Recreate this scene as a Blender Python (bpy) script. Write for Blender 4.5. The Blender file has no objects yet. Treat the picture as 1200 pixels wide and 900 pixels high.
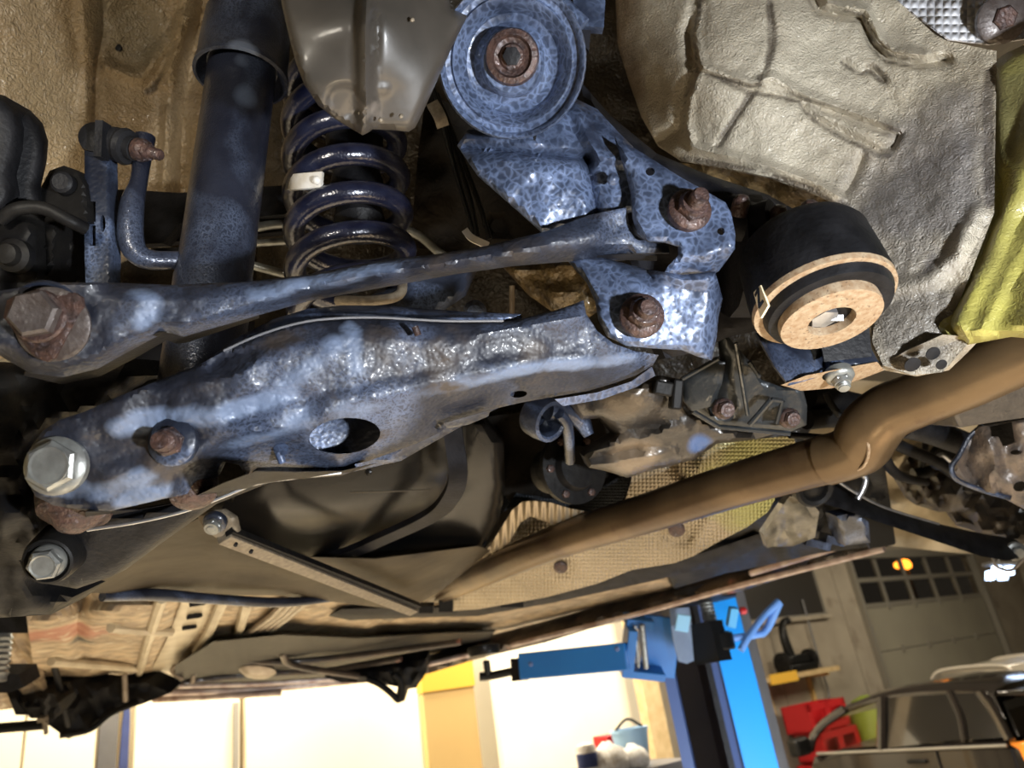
import bpy, math, random
import numpy as np
from math import sin, cos, pi, radians, atan2, sqrt
from mathutils import Vector, Matrix, noise as mnoise
from mathutils.geometry import delaunay_2d_cdt

# ------------------------------------------------------------------ camera
S = bpy.context.scene
COL = S.collection
FOC = 867.0
pt, rl = radians(23), radians(8.9)
F = np.array([0, cos(pt), sin(pt)])
_r0 = np.array([1.0, 0, 0]); _u0 = np.array([0, -sin(pt), cos(pt)])
R = cos(rl)*_r0 - sin(rl)*_u0
U = cos(rl)*_u0 + sin(rl)*_r0
CAM = np.array([0, 0, 2.1])
cd = bpy.data.cameras.new('camera'); cam = bpy.data.objects.new('camera', cd); COL.objects.link(cam)
cam.matrix_world = Matrix(((R[0], U[0], -F[0], CAM[0]), (R[1], U[1], -F[1], CAM[1]), (R[2], U[2], -F[2], CAM[2]), (0, 0, 0, 1)))
cd.sensor_width = 36; cd.lens = FOC/1200*36; cd.clip_start = .02; cd.clip_end = 100
cd.dof.use_dof = True; cd.dof.focus_distance = .56; cd.dof.aperture_fstop = 9.0
S.camera = cam
S.view_settings.view_transform = 'Standard'; S.view_settings.look = 'None'
S.view_settings.exposure = 0.15; S.view_settings.gamma = 1.0; S.view_settings.use_curve_mapping = False

# ------------------------------------------------------------------ world and lights
w = bpy.data.worlds.new('world'); S.world = w; w.use_nodes = True
w.node_tree.nodes['Background'].inputs[0].default_value = (.05, .045, .04, 1)
w.node_tree.nodes['Background'].inputs[1].default_value = .25

def lamp(name, typ, loc, energy, col, size=.1, target=None, sy=None, angle=None, spread=None):
    l = bpy.data.lights.new(name, typ); l.energy = energy; l.color = col
    if typ == 'AREA':
        l.size = size
        if sy: l.shape = 'RECTANGLE'; l.size_y = sy
        if spread: l.spread = radians(spread)
    else: l.shadow_soft_size = size
    if typ == 'SPOT': l.spot_size = radians(angle or 90); l.spot_blend = .6
    o = bpy.data.objects.new(name, l); COL.objects.link(o); o.location = Vector(loc)
    if target is not None:
        o.rotation_euler = (Vector(target)-Vector(loc)).to_track_quat('-Z', 'Y').to_euler()
    return o
def P(x, y, d):
    return CAM + d*(F + R*(x-600)/FOC + U*(450-y)/FOC)
# cool hand lamp held to the right of the camera
lamp('inspection_lamp', 'SPOT', CAM + R*.40 - U*.08 - F*.10, 40, (.92, .96, 1.0), .022, P(560, 260, .6), angle=150)
# light thrown back up by the bright workshop floor
lamp('floor_bounce', 'AREA', (-.6, 2.6, .06), 95, (1.0, .80, .54), 4.6, (-.6, 2.6, 3), sy=4.6)
# unseen warm fill added to brighten the undersides from below
lamp('low_warm_fill', 'AREA', (.5, .5, 1.0), 3.2, (1.0, .72, .42), .6, (.25, .65, 2.4))

# unseen fill added left of the camera to brighten the wheel arch
lamp('arch_fill', 'SPOT', CAM - R*.30 + U*.22 + F*.05, 9, (1.0, .92, .78), .04, P(120, 60, .9), angle=88)
lamp('low_left_fill', 'AREA', (-.25, .15, 1.1), 2.6, (1.0, .78, .5), .25, (.1, .6, 2.4))  # unseen warm fill added at lower left for mount label and undersides
A = np.array([sin(radians(52)), cos(radians(52)), 0]); B = np.array([-A[1], A[0], 0]); Z = np.array([0, 0, 1.0])
def RP(a, b, z): return A*a + B*b + Z*z
def ray(x, y): return F + R*(x-600)/FOC + U*(450-y)/FOC
def wallpt(x, y, b):
    v = ray(x, y); t = b/(v@B); q = CAM + v*t
    return float(q@A), float(q[2])
def zplane(h):
    def fn(x, y):
        v = ray(x, y); return max(.3, min(6.0, h/max(v[2], .02)))
    return fn
WB = 6.8   # distance of the back wall
lamp('ceiling_light_left', 'AREA', RP(1.6, 4.6, 3.9), 290, (1.0, .89, .70), 3.2, RP(1.6, 5.6, 1.2), sy=.6)
lamp('ceiling_light_mid', 'AREA', RP(4.2, 3.6, 3.9), 160, (1.0, .88, .70), 1.6, RP(4.2, 5.6, 1.2), sy=.6)
lamp('ceiling_light_right', 'AREA', RP(8.5, 2.6, 4.0), 75, (1.0, .85, .62), 3.0, RP(9.5, 4.6, .8), sy=.5)
lamp('ceiling_light_far', 'AREA', RP(11.5, 3.4, 4.2), 60, (1.0, .88, .66), 1.6, RP(11.5, 4.8, .8), sy=.4)
lamp('column_fill', 'AREA', CAM + R*1.5 + F*1.0 - U*1.3, 7, (.85, .92, 1.0), .5, P(860, 860, 2.8), spread=70)  # unseen cool fill added to brighten the blue lift column

# ------------------------------------------------------------------ mesh helpers
def nrm(v): v = np.asarray(v, float); return v/np.linalg.norm(v)
def ax(r, u, f): return nrm(R*r + U*u + F*f)
def catmull(pts, n=6, closed=False):
    p = [np.asarray(q, float) for q in pts]
    if len(p) < 3 and not closed:
        return [p[0]*(1-t)+p[-1]*t for t in np.linspace(0, 1, n+1)]
    if closed: q = [p[-1]]+p+[p[0], p[1]]
    else: q = [2*p[0]-p[1]]+p+[2*p[-1]-p[-2]]
    out = []
    for i in range(1, len(q)-2):
        for k in range(n):
            t = k/n
            out.append(.5*((2*q[i])+(-q[i-1]+q[i+1])*t+(2*q[i-1]-5*q[i]+4*q[i+1]-q[i+2])*t*t+(-q[i-1]+3*q[i]-3*q[i+1]+q[i+2])*t**3))
    if not closed: out.append(p[-1])
    return out
def ell(cx, cy, rx, ry, ang=0, n=20):
    c, s = cos(radians(ang)), sin(radians(ang)); o = []
    for k in range(n):
        t = 2*pi*k/n; u, v = rx*cos(t), ry*sin(t)
        o.append((cx+u*c-v*s, cy+u*s+v*c))
    return o
def depthfield(ctrl):
    if callable(ctrl): return ctrl
    if isinstance(ctrl, (int, float)): return lambda x, y: ctrl
    c = np.array(ctrl, float); X = c[:, :2]/100; v = 1/c[:, 2]; n = len(c)
    lo, hi = c[:, 2].min()*.88, c[:, 2].max()*1.12
    if n <= 3:
        M = np.c_[np.ones(n), X]; w_, *_ = np.linalg.lstsq(np.c_[M[:, :1], M[:, 1:]], v, rcond=None)
        return lambda x, y: min(hi, max(lo, 1/max(1e-3, w_[0]+w_[1]*x/100+w_[2]*y/100)))
    D = np.linalg.norm(X[:, None]-X[None], axis=2); K = np.where(D > 0, D*D*np.log(D+1e-12), 0)
    M = np.zeros((n+3, n+3)); M[:n, :n] = K+np.eye(n)*.02; M[:n, n] = 1; M[:n, n+1:] = X; M[n, :n] = 1; M[n+1:, :n] = X.T
    s = np.linalg.solve(M, np.r_[v, 0, 0, 0])
    def fn(x, y):
        d = np.hypot(X[:, 0]-x/100, X[:, 1]-y/100); k = d*d*np.log(d+1e-12)
        r = k@s[:n]+s[n]+s[n+1]*x/100+s[n+2]*y/100
        return min(hi, max(lo, 1/max(r, 1e-3)))
    return fn
def segdist(p, poly, closed):
    p = np.asarray(p, float); q = np.asarray(poly, float)
    a = q if closed else q[:-1]; b = np.roll(q, -1, 0) if closed else q[1:]
    d = b-a; L = (d*d).sum(1)+1e-9
    t = np.clip(((p[:, None]-a[None])*d).sum(2)/L, 0, 1)
    c = a[None]+t[..., None]*d[None]
    return np.sqrt(((p[:, None]-c)**2).sum(2)).min(1)
def inside(p, poly):
    p = np.asarray(p, float); q = np.asarray(poly, float); r = np.roll(q, -1, 0)
    x, y = p[:, 0][:, None], p[:, 1][:, None]
    c = ((q[:, 1] > y) != (r[:, 1] > y)) & (x < (r[:, 0]-q[:, 0])*(y-q[:, 1])/(r[:, 1]-q[:, 1]+1e-12)+q[:, 0])
    return c.sum(1) % 2 == 1
def subdiv(poly, step):
    o = []
    for i in range(len(poly)):
        a = np.array(poly[i], float); b = np.array(poly[(i+1) % len(poly)], float)
        n = max(1, int(round(np.linalg.norm(b-a)/step)))
        for k in range(n): o.append(a+(b-a)*k/n)
    return o
def sheet(outline, depth, holes=(), step=8, thick=.003, roll=None, relief=(), smooth=False, fwd=None):
    """stamped sheet: front surface over an outline, relief in metres towards the viewer side, real thickness"""
    df = depthfield(depth)
    if smooth: outline = catmull([np.array(q, float) for q in outline], 4, True)
    out = subdiv(outline, step); hs = [subdiv(h, step*.7) for h in holes]
    ov = np.array(out)
    gx = np.arange(ov[:, 0].min(), ov[:, 0].max(), step); gy = np.arange(ov[:, 1].min(), ov[:, 1].max(), step*.87)
    G = np.array([(x+(step/2 if j % 2 else 0), y) for j, y in enumerate(gy) for x in gx])
    if len(G):
        m = inside(G, out) & (segdist(G, out, True) > step*.45)
        cr = [q_ for r_ in relief if r_[0] in ('ridge', 'edge') for s_ in [catmull([np.array(z_, float) for z_ in r_[1]], 3) if len(r_[1]) > 2 else [np.array(z_, float) for z_ in r_[1]]] for q_ in subdiv(s_, step)[:-1]]
        for h in hs: m &= ~inside(G, h) & (segdist(G, h, True) > step*.4)
        if cr:
            cr = np.array(cr); k_ = inside(cr, out) & (segdist(cr, out, True) > step*.45)
            for h in hs: k_ &= ~inside(cr, h) & (segdist(cr, h, True) > step*.4)
            cr = cr[k_]; keep = []
            for q_ in cr:
                if all((q_[0]-z_[0])**2+(q_[1]-z_[1])**2 > (step*.45)**2 for z_ in keep): keep.append(q_)
            cr = np.array(keep)
            if len(cr): G = np.vstack([G[m & (np.sqrt(((G[:, None]-cr[None])**2).sum(2)).min(1) > step*.5)], cr])
            else: G = G[m]
        else: G = G[m]
    V2 = [Vector(v) for v in out]; E = [(i, (i+1) % len(out)) for i in range(len(out))]
    for h in hs:
        s = len(V2); V2 += [Vector(v) for v in h]; E += [(s+i, s+(i+1) % len(h)) for i in range(len(h))]
    V2 += [Vector(v) for v in G]
    v2, _, fs, _, _, _ = delaunay_2d_cdt(V2, E, [], 0, 1e-5)
    v2 = np.array([(v.x, v.y) for v in v2]); cen = np.array([v2[list(f)].mean(0) for f in fs])
    m = inside(cen, out)
    for h in hs: m &= ~inside(cen, h)
    fs = [f for f, k in zip(fs, m) if k]
    used = sorted({i for f in fs for i in f}); mp = {o: n for n, o in enumerate(used)}
    v2 = v2[used]; fs = [tuple(mp[i] for i in f) for f in fs]
    D = np.array([df(x, y) for x, y in v2]); H = np.zeros(len(v2))
    if roll:
        t = np.clip(segdist(v2, out, True)/roll[0], 0, 1); H -= roll[1]*(1-np.sqrt(1-(1-t)**2))
    for r_ in relief:
        k = r_[0]
        if k == 'ridge':
            t = np.clip(segdist(v2, r_[1], False)/max(r_[2], 2.1*step), 0, 1); H += r_[3]*(1-t*t)**2
        elif k == 'step':     # raised on the left hand side of a polyline region
            t = np.clip(segdist(v2, r_[1], True)/r_[2], 0, 1); ins = inside(v2, r_[1])
            H += r_[3]*np.where(ins, .5+.5*t, .5-.5*t)
        elif k == 'edge':
            t = np.clip(segdist(v2, r_[1], False)/max(r_[2], 2.1*step), 0, 1); H -= r_[3]*(1-t)**(r_[4] if len(r_) > 4 else 1.5)
        elif k == 'oval':
            _, cx, cy, rx, ry, an, h = r_[:7]; c, s = cos(radians(an)), sin(radians(an))
            u = (v2[:, 0]-cx)*c+(v2[:, 1]-cy)*s; v = -(v2[:, 0]-cx)*s+(v2[:, 1]-cy)*c
            q = np.sqrt((u/rx)**2+(v/ry)**2); t = np.clip((1.25-q)/.5, 0, 1); H += h*t*t*(3-2*t)
        elif k == 'dome':
            _, cx, cy, rx, ry, an, h = r_[:7]; c, s = cos(radians(an)), sin(radians(an))
            u = (v2[:, 0]-cx)*c+(v2[:, 1]-cy)*s; v = -(v2[:, 0]-cx)*s+(v2[:, 1]-cy)*c
            q = (u/rx)**2+(v/ry)**2; H += h*np.sqrt(np.clip(1-q, 0, 1))
        elif k == 'noise':
            H += np.array([mnoise.noise(Vector((x/r_[1], y/r_[1], 3.3)))*r_[2] for x, y in v2])
        elif k == 'wave':     # ribs across a direction
            c, s = cos(radians(r_[1])), sin(radians(r_[1])); H += r_[3]*np.sin((v2[:, 0]*c+v2[:, 1]*s)*2*pi/r_[2])
    D2 = D-H
    front = CAM + D2[:, None]*(F+np.outer((v2[:, 0]-600)/FOC, R)+np.outer((450-v2[:, 1])/FOC, U))
    off = F if fwd is None else nrm(fwd)
    n = len(front); V = np.vstack([front, front+off*thick])
    fr = []
    for a, b, c in fs:
        s = (v2[b]-v2[a]); t = (v2[c]-v2[a]); cr = s[0]*t[1]-s[1]*t[0]
        fr.append((a, c, b) if cr > 0 else (a, b, c))     # pixel y runs down
    cnt = {}
    for f in fr:
        for i in range(3): cnt[(f[i], f[(i+1) % 3])] = 1
    sides = [(b, a, a+n, b+n) for (a, b) in cnt if (b, a) not in cnt]
    faces = fr + [(c+n, b+n, a+n) for a, b, c in fr] + sides
    dm = float(D.mean())/FOC; uv = np.vstack([v2*dm, v2*dm])
    return V, faces, uv
def plate(pts3, vec):
    n = len(pts3); p = np.array(pts3); V = np.vstack([p, p+np.asarray(vec)])
    nn = np.cross(p[1]-p[0], p[2]-p[1])
    Fc = [tuple(range(n)), tuple(range(2*n-1, n-1, -1))]+[(i, i+n, (i+1) % n+n, (i+1) % n) for i in range(n)]
    return V, Fc, None
def sweep(path, rad, seg=12, prof=None, n=6, world=False, cap=True, closed=False, up=None):
    pts = [np.array(q, float) for q in path] if world else [P(*q) for q in path]
    rs = rad if isinstance(rad, (list, tuple)) else [rad]*len(pts)
    q4 = [np.r_[p, r_] for p, r_ in zip(pts, rs)]
    c4 = catmull(q4, n, closed) if (n > 1) else q4
    c4 = np.array(c4); c = c4[:, :3]; rr = c4[:, 3]; m = len(c)
    T = np.gradient(c, axis=0) if not closed else (np.roll(c, -1, 0)-np.roll(c, 1, 0))
    T /= np.linalg.norm(T, axis=1)[:, None]
    x = np.cross(T[0], -F if up is None else up)
    if np.linalg.norm(x) < 1e-3: x = np.cross(T[0], R)
    x = nrm(x); V = []; UVs = []; L = 0
    if prof is None: prof = [(cos(2*pi*k/seg), sin(2*pi*k/seg)) for k in range(seg)]
    s = len(prof)
    for i in range(m):
        x = nrm(x-T[i]*(x@T[i])); y = np.cross(T[i], x)
        if i: L += np.linalg.norm(c[i]-c[i-1])
        for k, (a, b) in enumerate(prof):
            V.append(c[i]+rr[i]*(a*x+b*y)); UVs.append((L, k/s*rr[i]*6.28))
    Fc = []
    for i in range(m if closed else m-1):
        j = (i+1) % m
        for k in range(s):
            l = (k+1) % s; Fc.append((i*s+k, i*s+l, j*s+l, j*s+k))
    if cap and not closed:
        Fc.append(tuple(range(s-1, -1, -1))); Fc.append(tuple((m-1)*s+k for k in range(s)))
    return np.array(V), Fc, np.array(UVs)
SQ = [(-1, -.45), (1, -.45), (1, .45), (-1, .45)]
SQ1 = [(-1, -1), (1, -1), (1, 1), (-1, 1)]
FLAT = [(-1, -.22), (1, -.22), (1, .22), (-1, .22)]
def lathe(c, axis, prof, seg=32, rot=0):
    axis = nrm(axis); x = np.cross(axis, U); x = nrm(x) if np.linalg.norm(x) > .05 else nrm(np.cross(axis, R)); y = np.cross(axis, x)
    V = []; m = len(prof)
    for r_, h in prof:
        for k in range(seg):
            t = 2*pi*k/seg+rot; V.append(np.asarray(c)+axis*h+r_*(cos(t)*x+sin(t)*y))
    Fc = []
    for i in range(m-1):
        for k in range(seg):
            l = (k+1) % seg; Fc.append((i*seg+k, i*seg+l, (i+1)*seg+l, (i+1)*seg+k))
    Fc.append(tuple(range(seg-1, -1, -1))); Fc.append(tuple((m-1)*seg+k for k in range(seg)))
    return np.array(V), Fc, None
def obox(c, ex, ey, ez):
    c = np.asarray(c, float); V = np.array([c+sx*np.asarray(ex)+sy*np.asarray(ey)+sz*np.asarray(ez) for sz in (-1, 1) for sy in (-1, 1) for sx in (-1, 1)])
    return V, [(0, 2, 3, 1), (4, 5, 7, 6), (0, 1, 5, 4), (2, 6, 7, 3), (0, 4, 6, 2), (1, 3, 7, 5)], None
def rbox(a0, a1, b0, b1, z0, z1):
    return obox(RP((a0+a1)/2, (b0+b1)/2, (z0+z1)/2), A*(a1-a0)/2, B*(b1-b0)/2, Z*(z1-z0)/2)
def cbox(x, y, d, wx, hy, dz, rot=0, ax3=None):
    """box at a seen point, sizes in metres"""
    c, s = cos(radians(rot)), sin(radians(rot)); r_, u_ = R*c-U*s, R*s+U*c
    return obox(P(x, y, d), r_*wx/2, u_*hy/2, F*dz/2)

def obj(name, pieces, mat, parent=None, sharp=38, bevel=0):
    if isinstance(pieces, tuple) and len(pieces) == 3 and not isinstance(pieces[0], tuple): pieces = [pieces]
    Vs = []; Fs = []; UV = []; n = 0
    for V, Fc, uv in pieces:
        V = np.asarray(V, float); Vs.append(V); Fs += [tuple(i+n for i in f) for f in Fc]
        UV.append(uv if uv is not None else V[:, :2]); n += len(V)
    V = np.vstack(Vs); UV = np.vstack(UV); c = (V.min(0)+V.max(0))/2
    me = bpy.data.meshes.new(name); me.from_pydata([tuple(v) for v in V-c], [], Fs); me.update()
    li = np.zeros(len(me.loops), int); me.loops.foreach_get('vertex_index', li)
    ul = me.uv_layers.new(name='UVMap'); ul.data.foreach_set('uv', UV[li].astype(np.float32).ravel())
    me.polygons.foreach_set('use_smooth', [True]*len(me.polygons)); me.set_sharp_from_angle(angle=radians(sharp))
    me.materials.append(mat)
    o = bpy.data.objects.new(name, me); COL.objects.link(o)
    if parent is not None:
        o.parent = parent; pw = Vector((0, 0, 0)); q = parent
        while q is not None: pw += q.location; q = q.parent
        o.location = Vector(c)-pw
    else: o.location = Vector(c)
    if bevel:
        b = o.modifiers.new('bevel', 'BEVEL'); b.width = bevel; b.segments = 2; b.limit_method = 'ANGLE'; b.angle_limit = radians(40)
    return o
def tag(o, label=None, cat=None, group=None, kind=None):
    for k, v in (('label', label), ('category', cat), ('group', group), ('kind', kind)):
        if v: o[k] = v
    return o
def stain(o, lines, width):
    """dried wax runs: marks the surface near the given lines"""
    me = o.data; n = len(me.vertices); co = np.zeros(n*3); me.vertices.foreach_get('co', co)
    pw = Vector((0, 0, 0)); q = o
    while q is not None: pw += q.location; q = q.parent
    co = co.reshape(-1, 3)+np.array(pw); val = np.zeros(n)
    for ln_ in lines:
        pts = catmull([P(*q_) for q_ in ln_], 5)
        a = np.array(pts[:-1]); b = np.array(pts[1:]); d = b-a; L = (d*d).sum(1)+1e-12
        t = np.clip(((co[:, None]-a[None])*d).sum(2)/L, 0, 1); c = a[None]+t[..., None]*d[None]
        dist = np.sqrt(((co[:, None]-c)**2).sum(2)).min(1); val = np.maximum(val, np.clip(1-dist/width, 0, 1))
    at = me.attributes.new('stain', 'FLOAT', 'POINT'); at.data.foreach_set('value', val.astype(np.float32))
def thing(name, loc, label, cat, group=None):
    o = bpy.data.objects.new(name, None); COL.objects.link(o); o.location = Vector(loc); o.empty_display_size = .05
    return tag(o, label, cat, group)
def struct(o): o['kind'] = 'structure'; return o
def lab(o, t): o['label'] = t; return o
# ------------------------------------------------------------------ materials
def mk(name, c1, c2=None, ns=30, rough=.5, metal=0, coat=0, bumps=(), web=None, spots=(), detail=6, spec=.5, contrast=(.35, .65), emit=None, speck=None, rvar=0, runs=None):
    m = bpy.data.materials.new(name); m.use_nodes = True; nt = m.node_tree; N = nt.nodes; L = nt.links
    b = N['Principled BSDF']; b.inputs['Roughness'].default_value = rough; b.inputs['Metallic'].default_value = metal
    b.inputs['Coat Weight'].default_value = coat; b.inputs['Coat Roughness'].default_value = .12; b.inputs['Specular IOR Level'].default_value = spec
    tc = N.new('ShaderNodeTexCoord'); co = tc.outputs['Object']
    def noise(scale, det=detail, dist=0, src=co):
        n = N.new('ShaderNodeTexNoise'); n.inputs['Scale'].default_value = scale; n.inputs['Detail'].default_value = det; n.inputs['Distortion'].default_value = dist
        L.new(src, n.inputs['Vector']); return n
    def ramp(src, a, b_, ca=(0, 0, 0, 1), cb=(1, 1, 1, 1)):
        r_ = N.new('ShaderNodeValToRGB'); r_.color_ramp.elements[0].position = a; r_.color_ramp.elements[1].position = b_
        r_.color_ramp.elements[0].color = ca; r_.color_ramp.elements[1].color = cb; L.new(src, r_.inputs[0]); return r_.outputs[0]
    def mix(f, a, b_):
        x = N.new('ShaderNodeMix'); x.data_type = 'RGBA'
        if isinstance(f, float): x.inputs[0].default_value = f
        else: L.new(f, x.inputs[0])
        for i, v in ((6, a), (7, b_)):
            if isinstance(v, tuple): x.inputs[i].default_value = (*v[:3], 1)
            else: L.new(v, x.inputs[i])
        return x.outputs[2]
    def math_(op, a, b_, c=None):
        x = N.new('ShaderNodeMath'); x.operation = op
        for i, v in enumerate((a, b_, c)):
            if v is None: continue
            if isinstance(v, (int, float)): x.inputs[i].default_value = v
            else: L.new(v, x.inputs[i])
        return x.outputs[0]
    col = c1
    if c2: col = mix(ramp(noise(ns).outputs[0], *contrast), c1, c2)
    if web:    # milky wax residue drying in a cell pattern: (colour, cell scale, patch scale, lo, hi)
        wc, ws, ps, lo, hi = web
        n = noise(ws*.5, 2, 0); mx = N.new('ShaderNodeMix'); mx.data_type = 'VECTOR'; mx.inputs[0].default_value = .012
        L.new(co, mx.inputs[4]); L.new(n.outputs['Color'], mx.inputs[5])
        v = N.new('ShaderNodeTexVoronoi'); v.feature = 'DISTANCE_TO_EDGE'; v.inputs['Scale'].default_value = ws; L.new(mx.outputs[1], v.inputs['Vector'])
        e = ramp(v.outputs['Distance'], .0, .3, (1, 1, 1, 1), (.12, .12, .12, 1))
        pch = ramp(noise(ps, 4, .8).outputs[0], lo, hi)
        f2 = math_('MULTIPLY', e, pch); p2 = math_('MULTIPLY', pch, .28); f = math_('MAXIMUM', f2, p2)
        col = mix(f, col, wc)
    if runs:
        at = N.new('ShaderNodeAttribute'); at.attribute_name = 'stain'
        f = math_('MULTIPLY', ramp(math_('ADD', at.outputs['Fac'], math_('MULTIPLY', noise(55, 5, .6).outputs[0], .7)), .62, 1.05), .85)
        col = mix(f, col, runs)
    for (pos, rad, sc, amt) in spots:
        g = N.new('ShaderNodeNewGeometry'); d = N.new('ShaderNodeVectorMath'); d.operation = 'DISTANCE'
        nn = noise(18, 3); mx = N.new('ShaderNodeVectorMath'); mx.operation = 'MULTIPLY_ADD'; mx.inputs[1].default_value = (rad*.9,)*3
        L.new(nn.outputs['Color'], mx.inputs[0]); L.new(g.outputs['Position'], mx.inputs[2])
        L.new(mx.outputs[0], d.inputs[0]); d.inputs[1].default_value = tuple(np.asarray(pos)+rad*.45)
        f = math_('MULTIPLY', ramp(math_('DIVIDE', d.outputs['Value'], rad), .55, 1.0, (1, 1, 1, 1), (0, 0, 0, 1)), amt)
        col = mix(f, col, sc)
    if speck:
        sc, ss, a, b_ = speck
        col = mix(ramp(noise(ss, 5).outputs[0], a, b_), col, sc)
    if isinstance(col, tuple): b.inputs['Base Color'].default_value = (*col[:3], 1)
    else: L.new(col, b.inputs['Base Color'])
    if rvar:
        rr = N.new('ShaderNodeMapRange'); L.new(noise(ns*2).outputs[0], rr.inputs[0]); rr.inputs[3].default_value = rough-rvar; rr.inputs[4].default_value = rough+rvar
        L.new(rr.outputs[0], b.inputs['Roughness'])
    prev = None
    for (typ, sc, st, dist) in bumps:
        src = co
        if typ == 'n': h = noise(sc, 3).outputs[0]
        elif typ == 'w': h = noise(sc, 2, 1.6).outputs[0]
        elif typ == 'v':
            v = N.new('ShaderNodeTexVoronoi'); v.feature = 'SMOOTH_F1'; v.inputs['Scale'].default_value = sc; L.new(co, v.inputs['Vector']); h = v.outputs['Distance']
        elif typ == 'q' or typ == 'r':   # embossed dimples or ribs, on the sheet's own uv
            s = N.new('ShaderNodeSeparateXYZ'); L.new(tc.outputs['UV'], s.inputs[0])
            u = math_('SINE', math_('MULTIPLY', s.outputs[0], sc), 0)
            if typ == 'q':
                v_ = math_('SINE', math_('MULTIPLY', s.outputs[1], sc), 0); h = math_('MULTIPLY', math_('ABSOLUTE', u, 0), math_('ABSOLUTE', v_, 0))
            else: h = u
        bp = N.new('ShaderNodeBump'); bp.inputs['Strength'].default_value = st; bp.inputs['Distance'].default_value = dist; L.new(h, bp.inputs['Height'])
        if prev: L.new(prev, bp.inputs['Normal'])
        prev = bp.outputs[0]
    if prev:
        L.new(prev, b.inputs['Normal'])
        if coat: L.new(prev, b.inputs['Coat Normal'])
    if emit:
        b.inputs['Emission Color'].default_value = (*emit[0], 1); b.inputs['Emission Strength'].default_value = emit[1]
    return m
WEB = (.16, .215, .36)
steel = mk('waxed_steel', (.010, .014, .028), (.026, .035, .062), 40, .38, .15, .3, [('v', 240, .45, .0013), ('n', 60, .35, .002)], web=(WEB, 180, 14, .36, .62))
steel_arm = mk('waxed_arm', (.008, .010, .018), (.026, .028, .040), 26, .5, .05, .08, [('v', 330, .5, .0011), ('n', 60, .3, .002)], runs=(.17, .22, .33), web=((.12, .155, .25), 280, 9, .44, .64), speck=((.05, .04, .036), 30, .56, .70))
steel_mid = mk('oily_steel', (.010, .013, .024), (.024, .03, .048), 35, .36, .15, .3, [('v', 300, .35, .001), ('n', 40, .3, .002)], web=(WEB, 260, 14, .5, .72))
steel_dark = mk('dark_steel', (.007, .007, .009), (.018, .018, .022), 30, .55, .05, 0, [('n', 250, .5, .001)], spec=0.12)
spring_m = mk('spring_steel', (.006, .007, .02), (.015, .018, .04), 50, .28, .2, .6, [('v', 500, .4, .0006)])
damper_m = mk('damper_steel', (.010, .012, .022), (.024, .028, .046), 25, .33, .3, .4, [('w', 300, .5, .0008)], web=((.11, .14, .22), 300, 9, .5, .72), spots=[(P(285, 60, .62), .016, (.22, .27, .38), .7), (P(290, 110, .62), .014, (.10, .13, .2), .7)])  # spots put the bluish light on the sleeve into the colour
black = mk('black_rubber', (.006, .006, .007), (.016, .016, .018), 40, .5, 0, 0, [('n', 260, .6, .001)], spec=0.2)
blackp = mk('black_plastic', (.007, .007, .007), None, 10, .4, 0, .1, spec=0.2)
tan_seal = mk('tan_underseal', (.25, .18, .10), (.36, .27, .155), 7, .36, 0, .35, [('w', 150, .9, .005), ('n', 300, .5, .001), ('n', 18, .4, .008)], spots=[(P(150, 30, .93), .06, (.17, .15, .1), .6)], speck=((.08, .055, .03), 12, .66, .8), runs=(.05, .035, .02))
beige_seal = mk('beige_underseal', (.40, .345, .26), (.55, .49, .38), 9, .42, 0, .3, [('w', 260, .7, .003), ('n', 420, .6, .0014), ('n', 14, .3, .006)],
    spots=[(P(1080, 260, .62), .085, (.15, .14, .14), .85), (P(1100, 160, .62), .05, (.17, .155, .15), .7), (P(1070, 390, .58), .05, (.12, .11, .10), .8), (P(745, 90, .85), .07, (.13, .085, .045), .85), (P(735, 10, .85), .07, (.14, .09, .045), .85)], runs=(.09, .07, .05))
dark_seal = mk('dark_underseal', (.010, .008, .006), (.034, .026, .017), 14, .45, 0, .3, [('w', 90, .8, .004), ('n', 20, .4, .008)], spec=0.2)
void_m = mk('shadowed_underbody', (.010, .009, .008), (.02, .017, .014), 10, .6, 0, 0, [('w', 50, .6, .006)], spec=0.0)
green_seal = mk('green_paint', (.42, .38, .09), (.30, .27, .08), 16, .4, 0, .25, [('w', 190, .5, .002), ('n', 250, .4, .001)], spots=[(P(1180, 150, .6), .07, (.10, .09, .045), .85)])
rust = mk('rusty_steel', (.085, .045, .035), (.03, .018, .017), 180, .55, .25, .25, [('n', 350, .8, .0015)], speck=((.16, .13, .14), 200, .6, .75))
rust_tan = mk('light_rust', (.30, .19, .105), (.42, .32, .21), 260, .6, .1, .05, [('n', 700, .5, .0006)], speck=((.12, .07, .04), 500, .6, .7))
zinc = mk('zinc_bolt', (.32, .33, .31), (.2, .2, .19), 90, .4, .55, .1, [('n', 250, .4, .0006)])
bright = mk('bright_zinc', (.55, .56, .58), (.4, .4, .42), 90, .3, .8, 0, [('n', 200, .4, .0006)])
exhaust_m = mk('tinted_exhaust', (.075, .045, .022), (.165, .108, .055), 9, .33, .55, .05, [('n', 120, .3, .0008)], speck=((.07, .035, .018), 24, .62, .74))
foil = mk('embossed_foil', (.38, .32, .235), (.27, .225, .16), 8, .4, .6, 0, [('q', 520, .8, .0022)], spots=[(P(880, 535, .95), .09, (.34, .34, .13), .85), (P(880, 600, .95), .08, (.34, .34, .13), .85)])
foil_w = mk('white_foil', (.8, .8, .83), (.7, .7, .73), 20, .42, .15, 0, [('q', 420, .9, .003)])
foil_rib = mk('ribbed_foil', (.5, .4, .27), (.42, .33, .22), 8, .45, .4, 0, [('r', 480, .8, .0025)])
quilt_dark = mk('dark_quilt', (.02, .025, .032), None, 8, .6, .1, 0, [('q', 700, .8, .002)])
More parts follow.
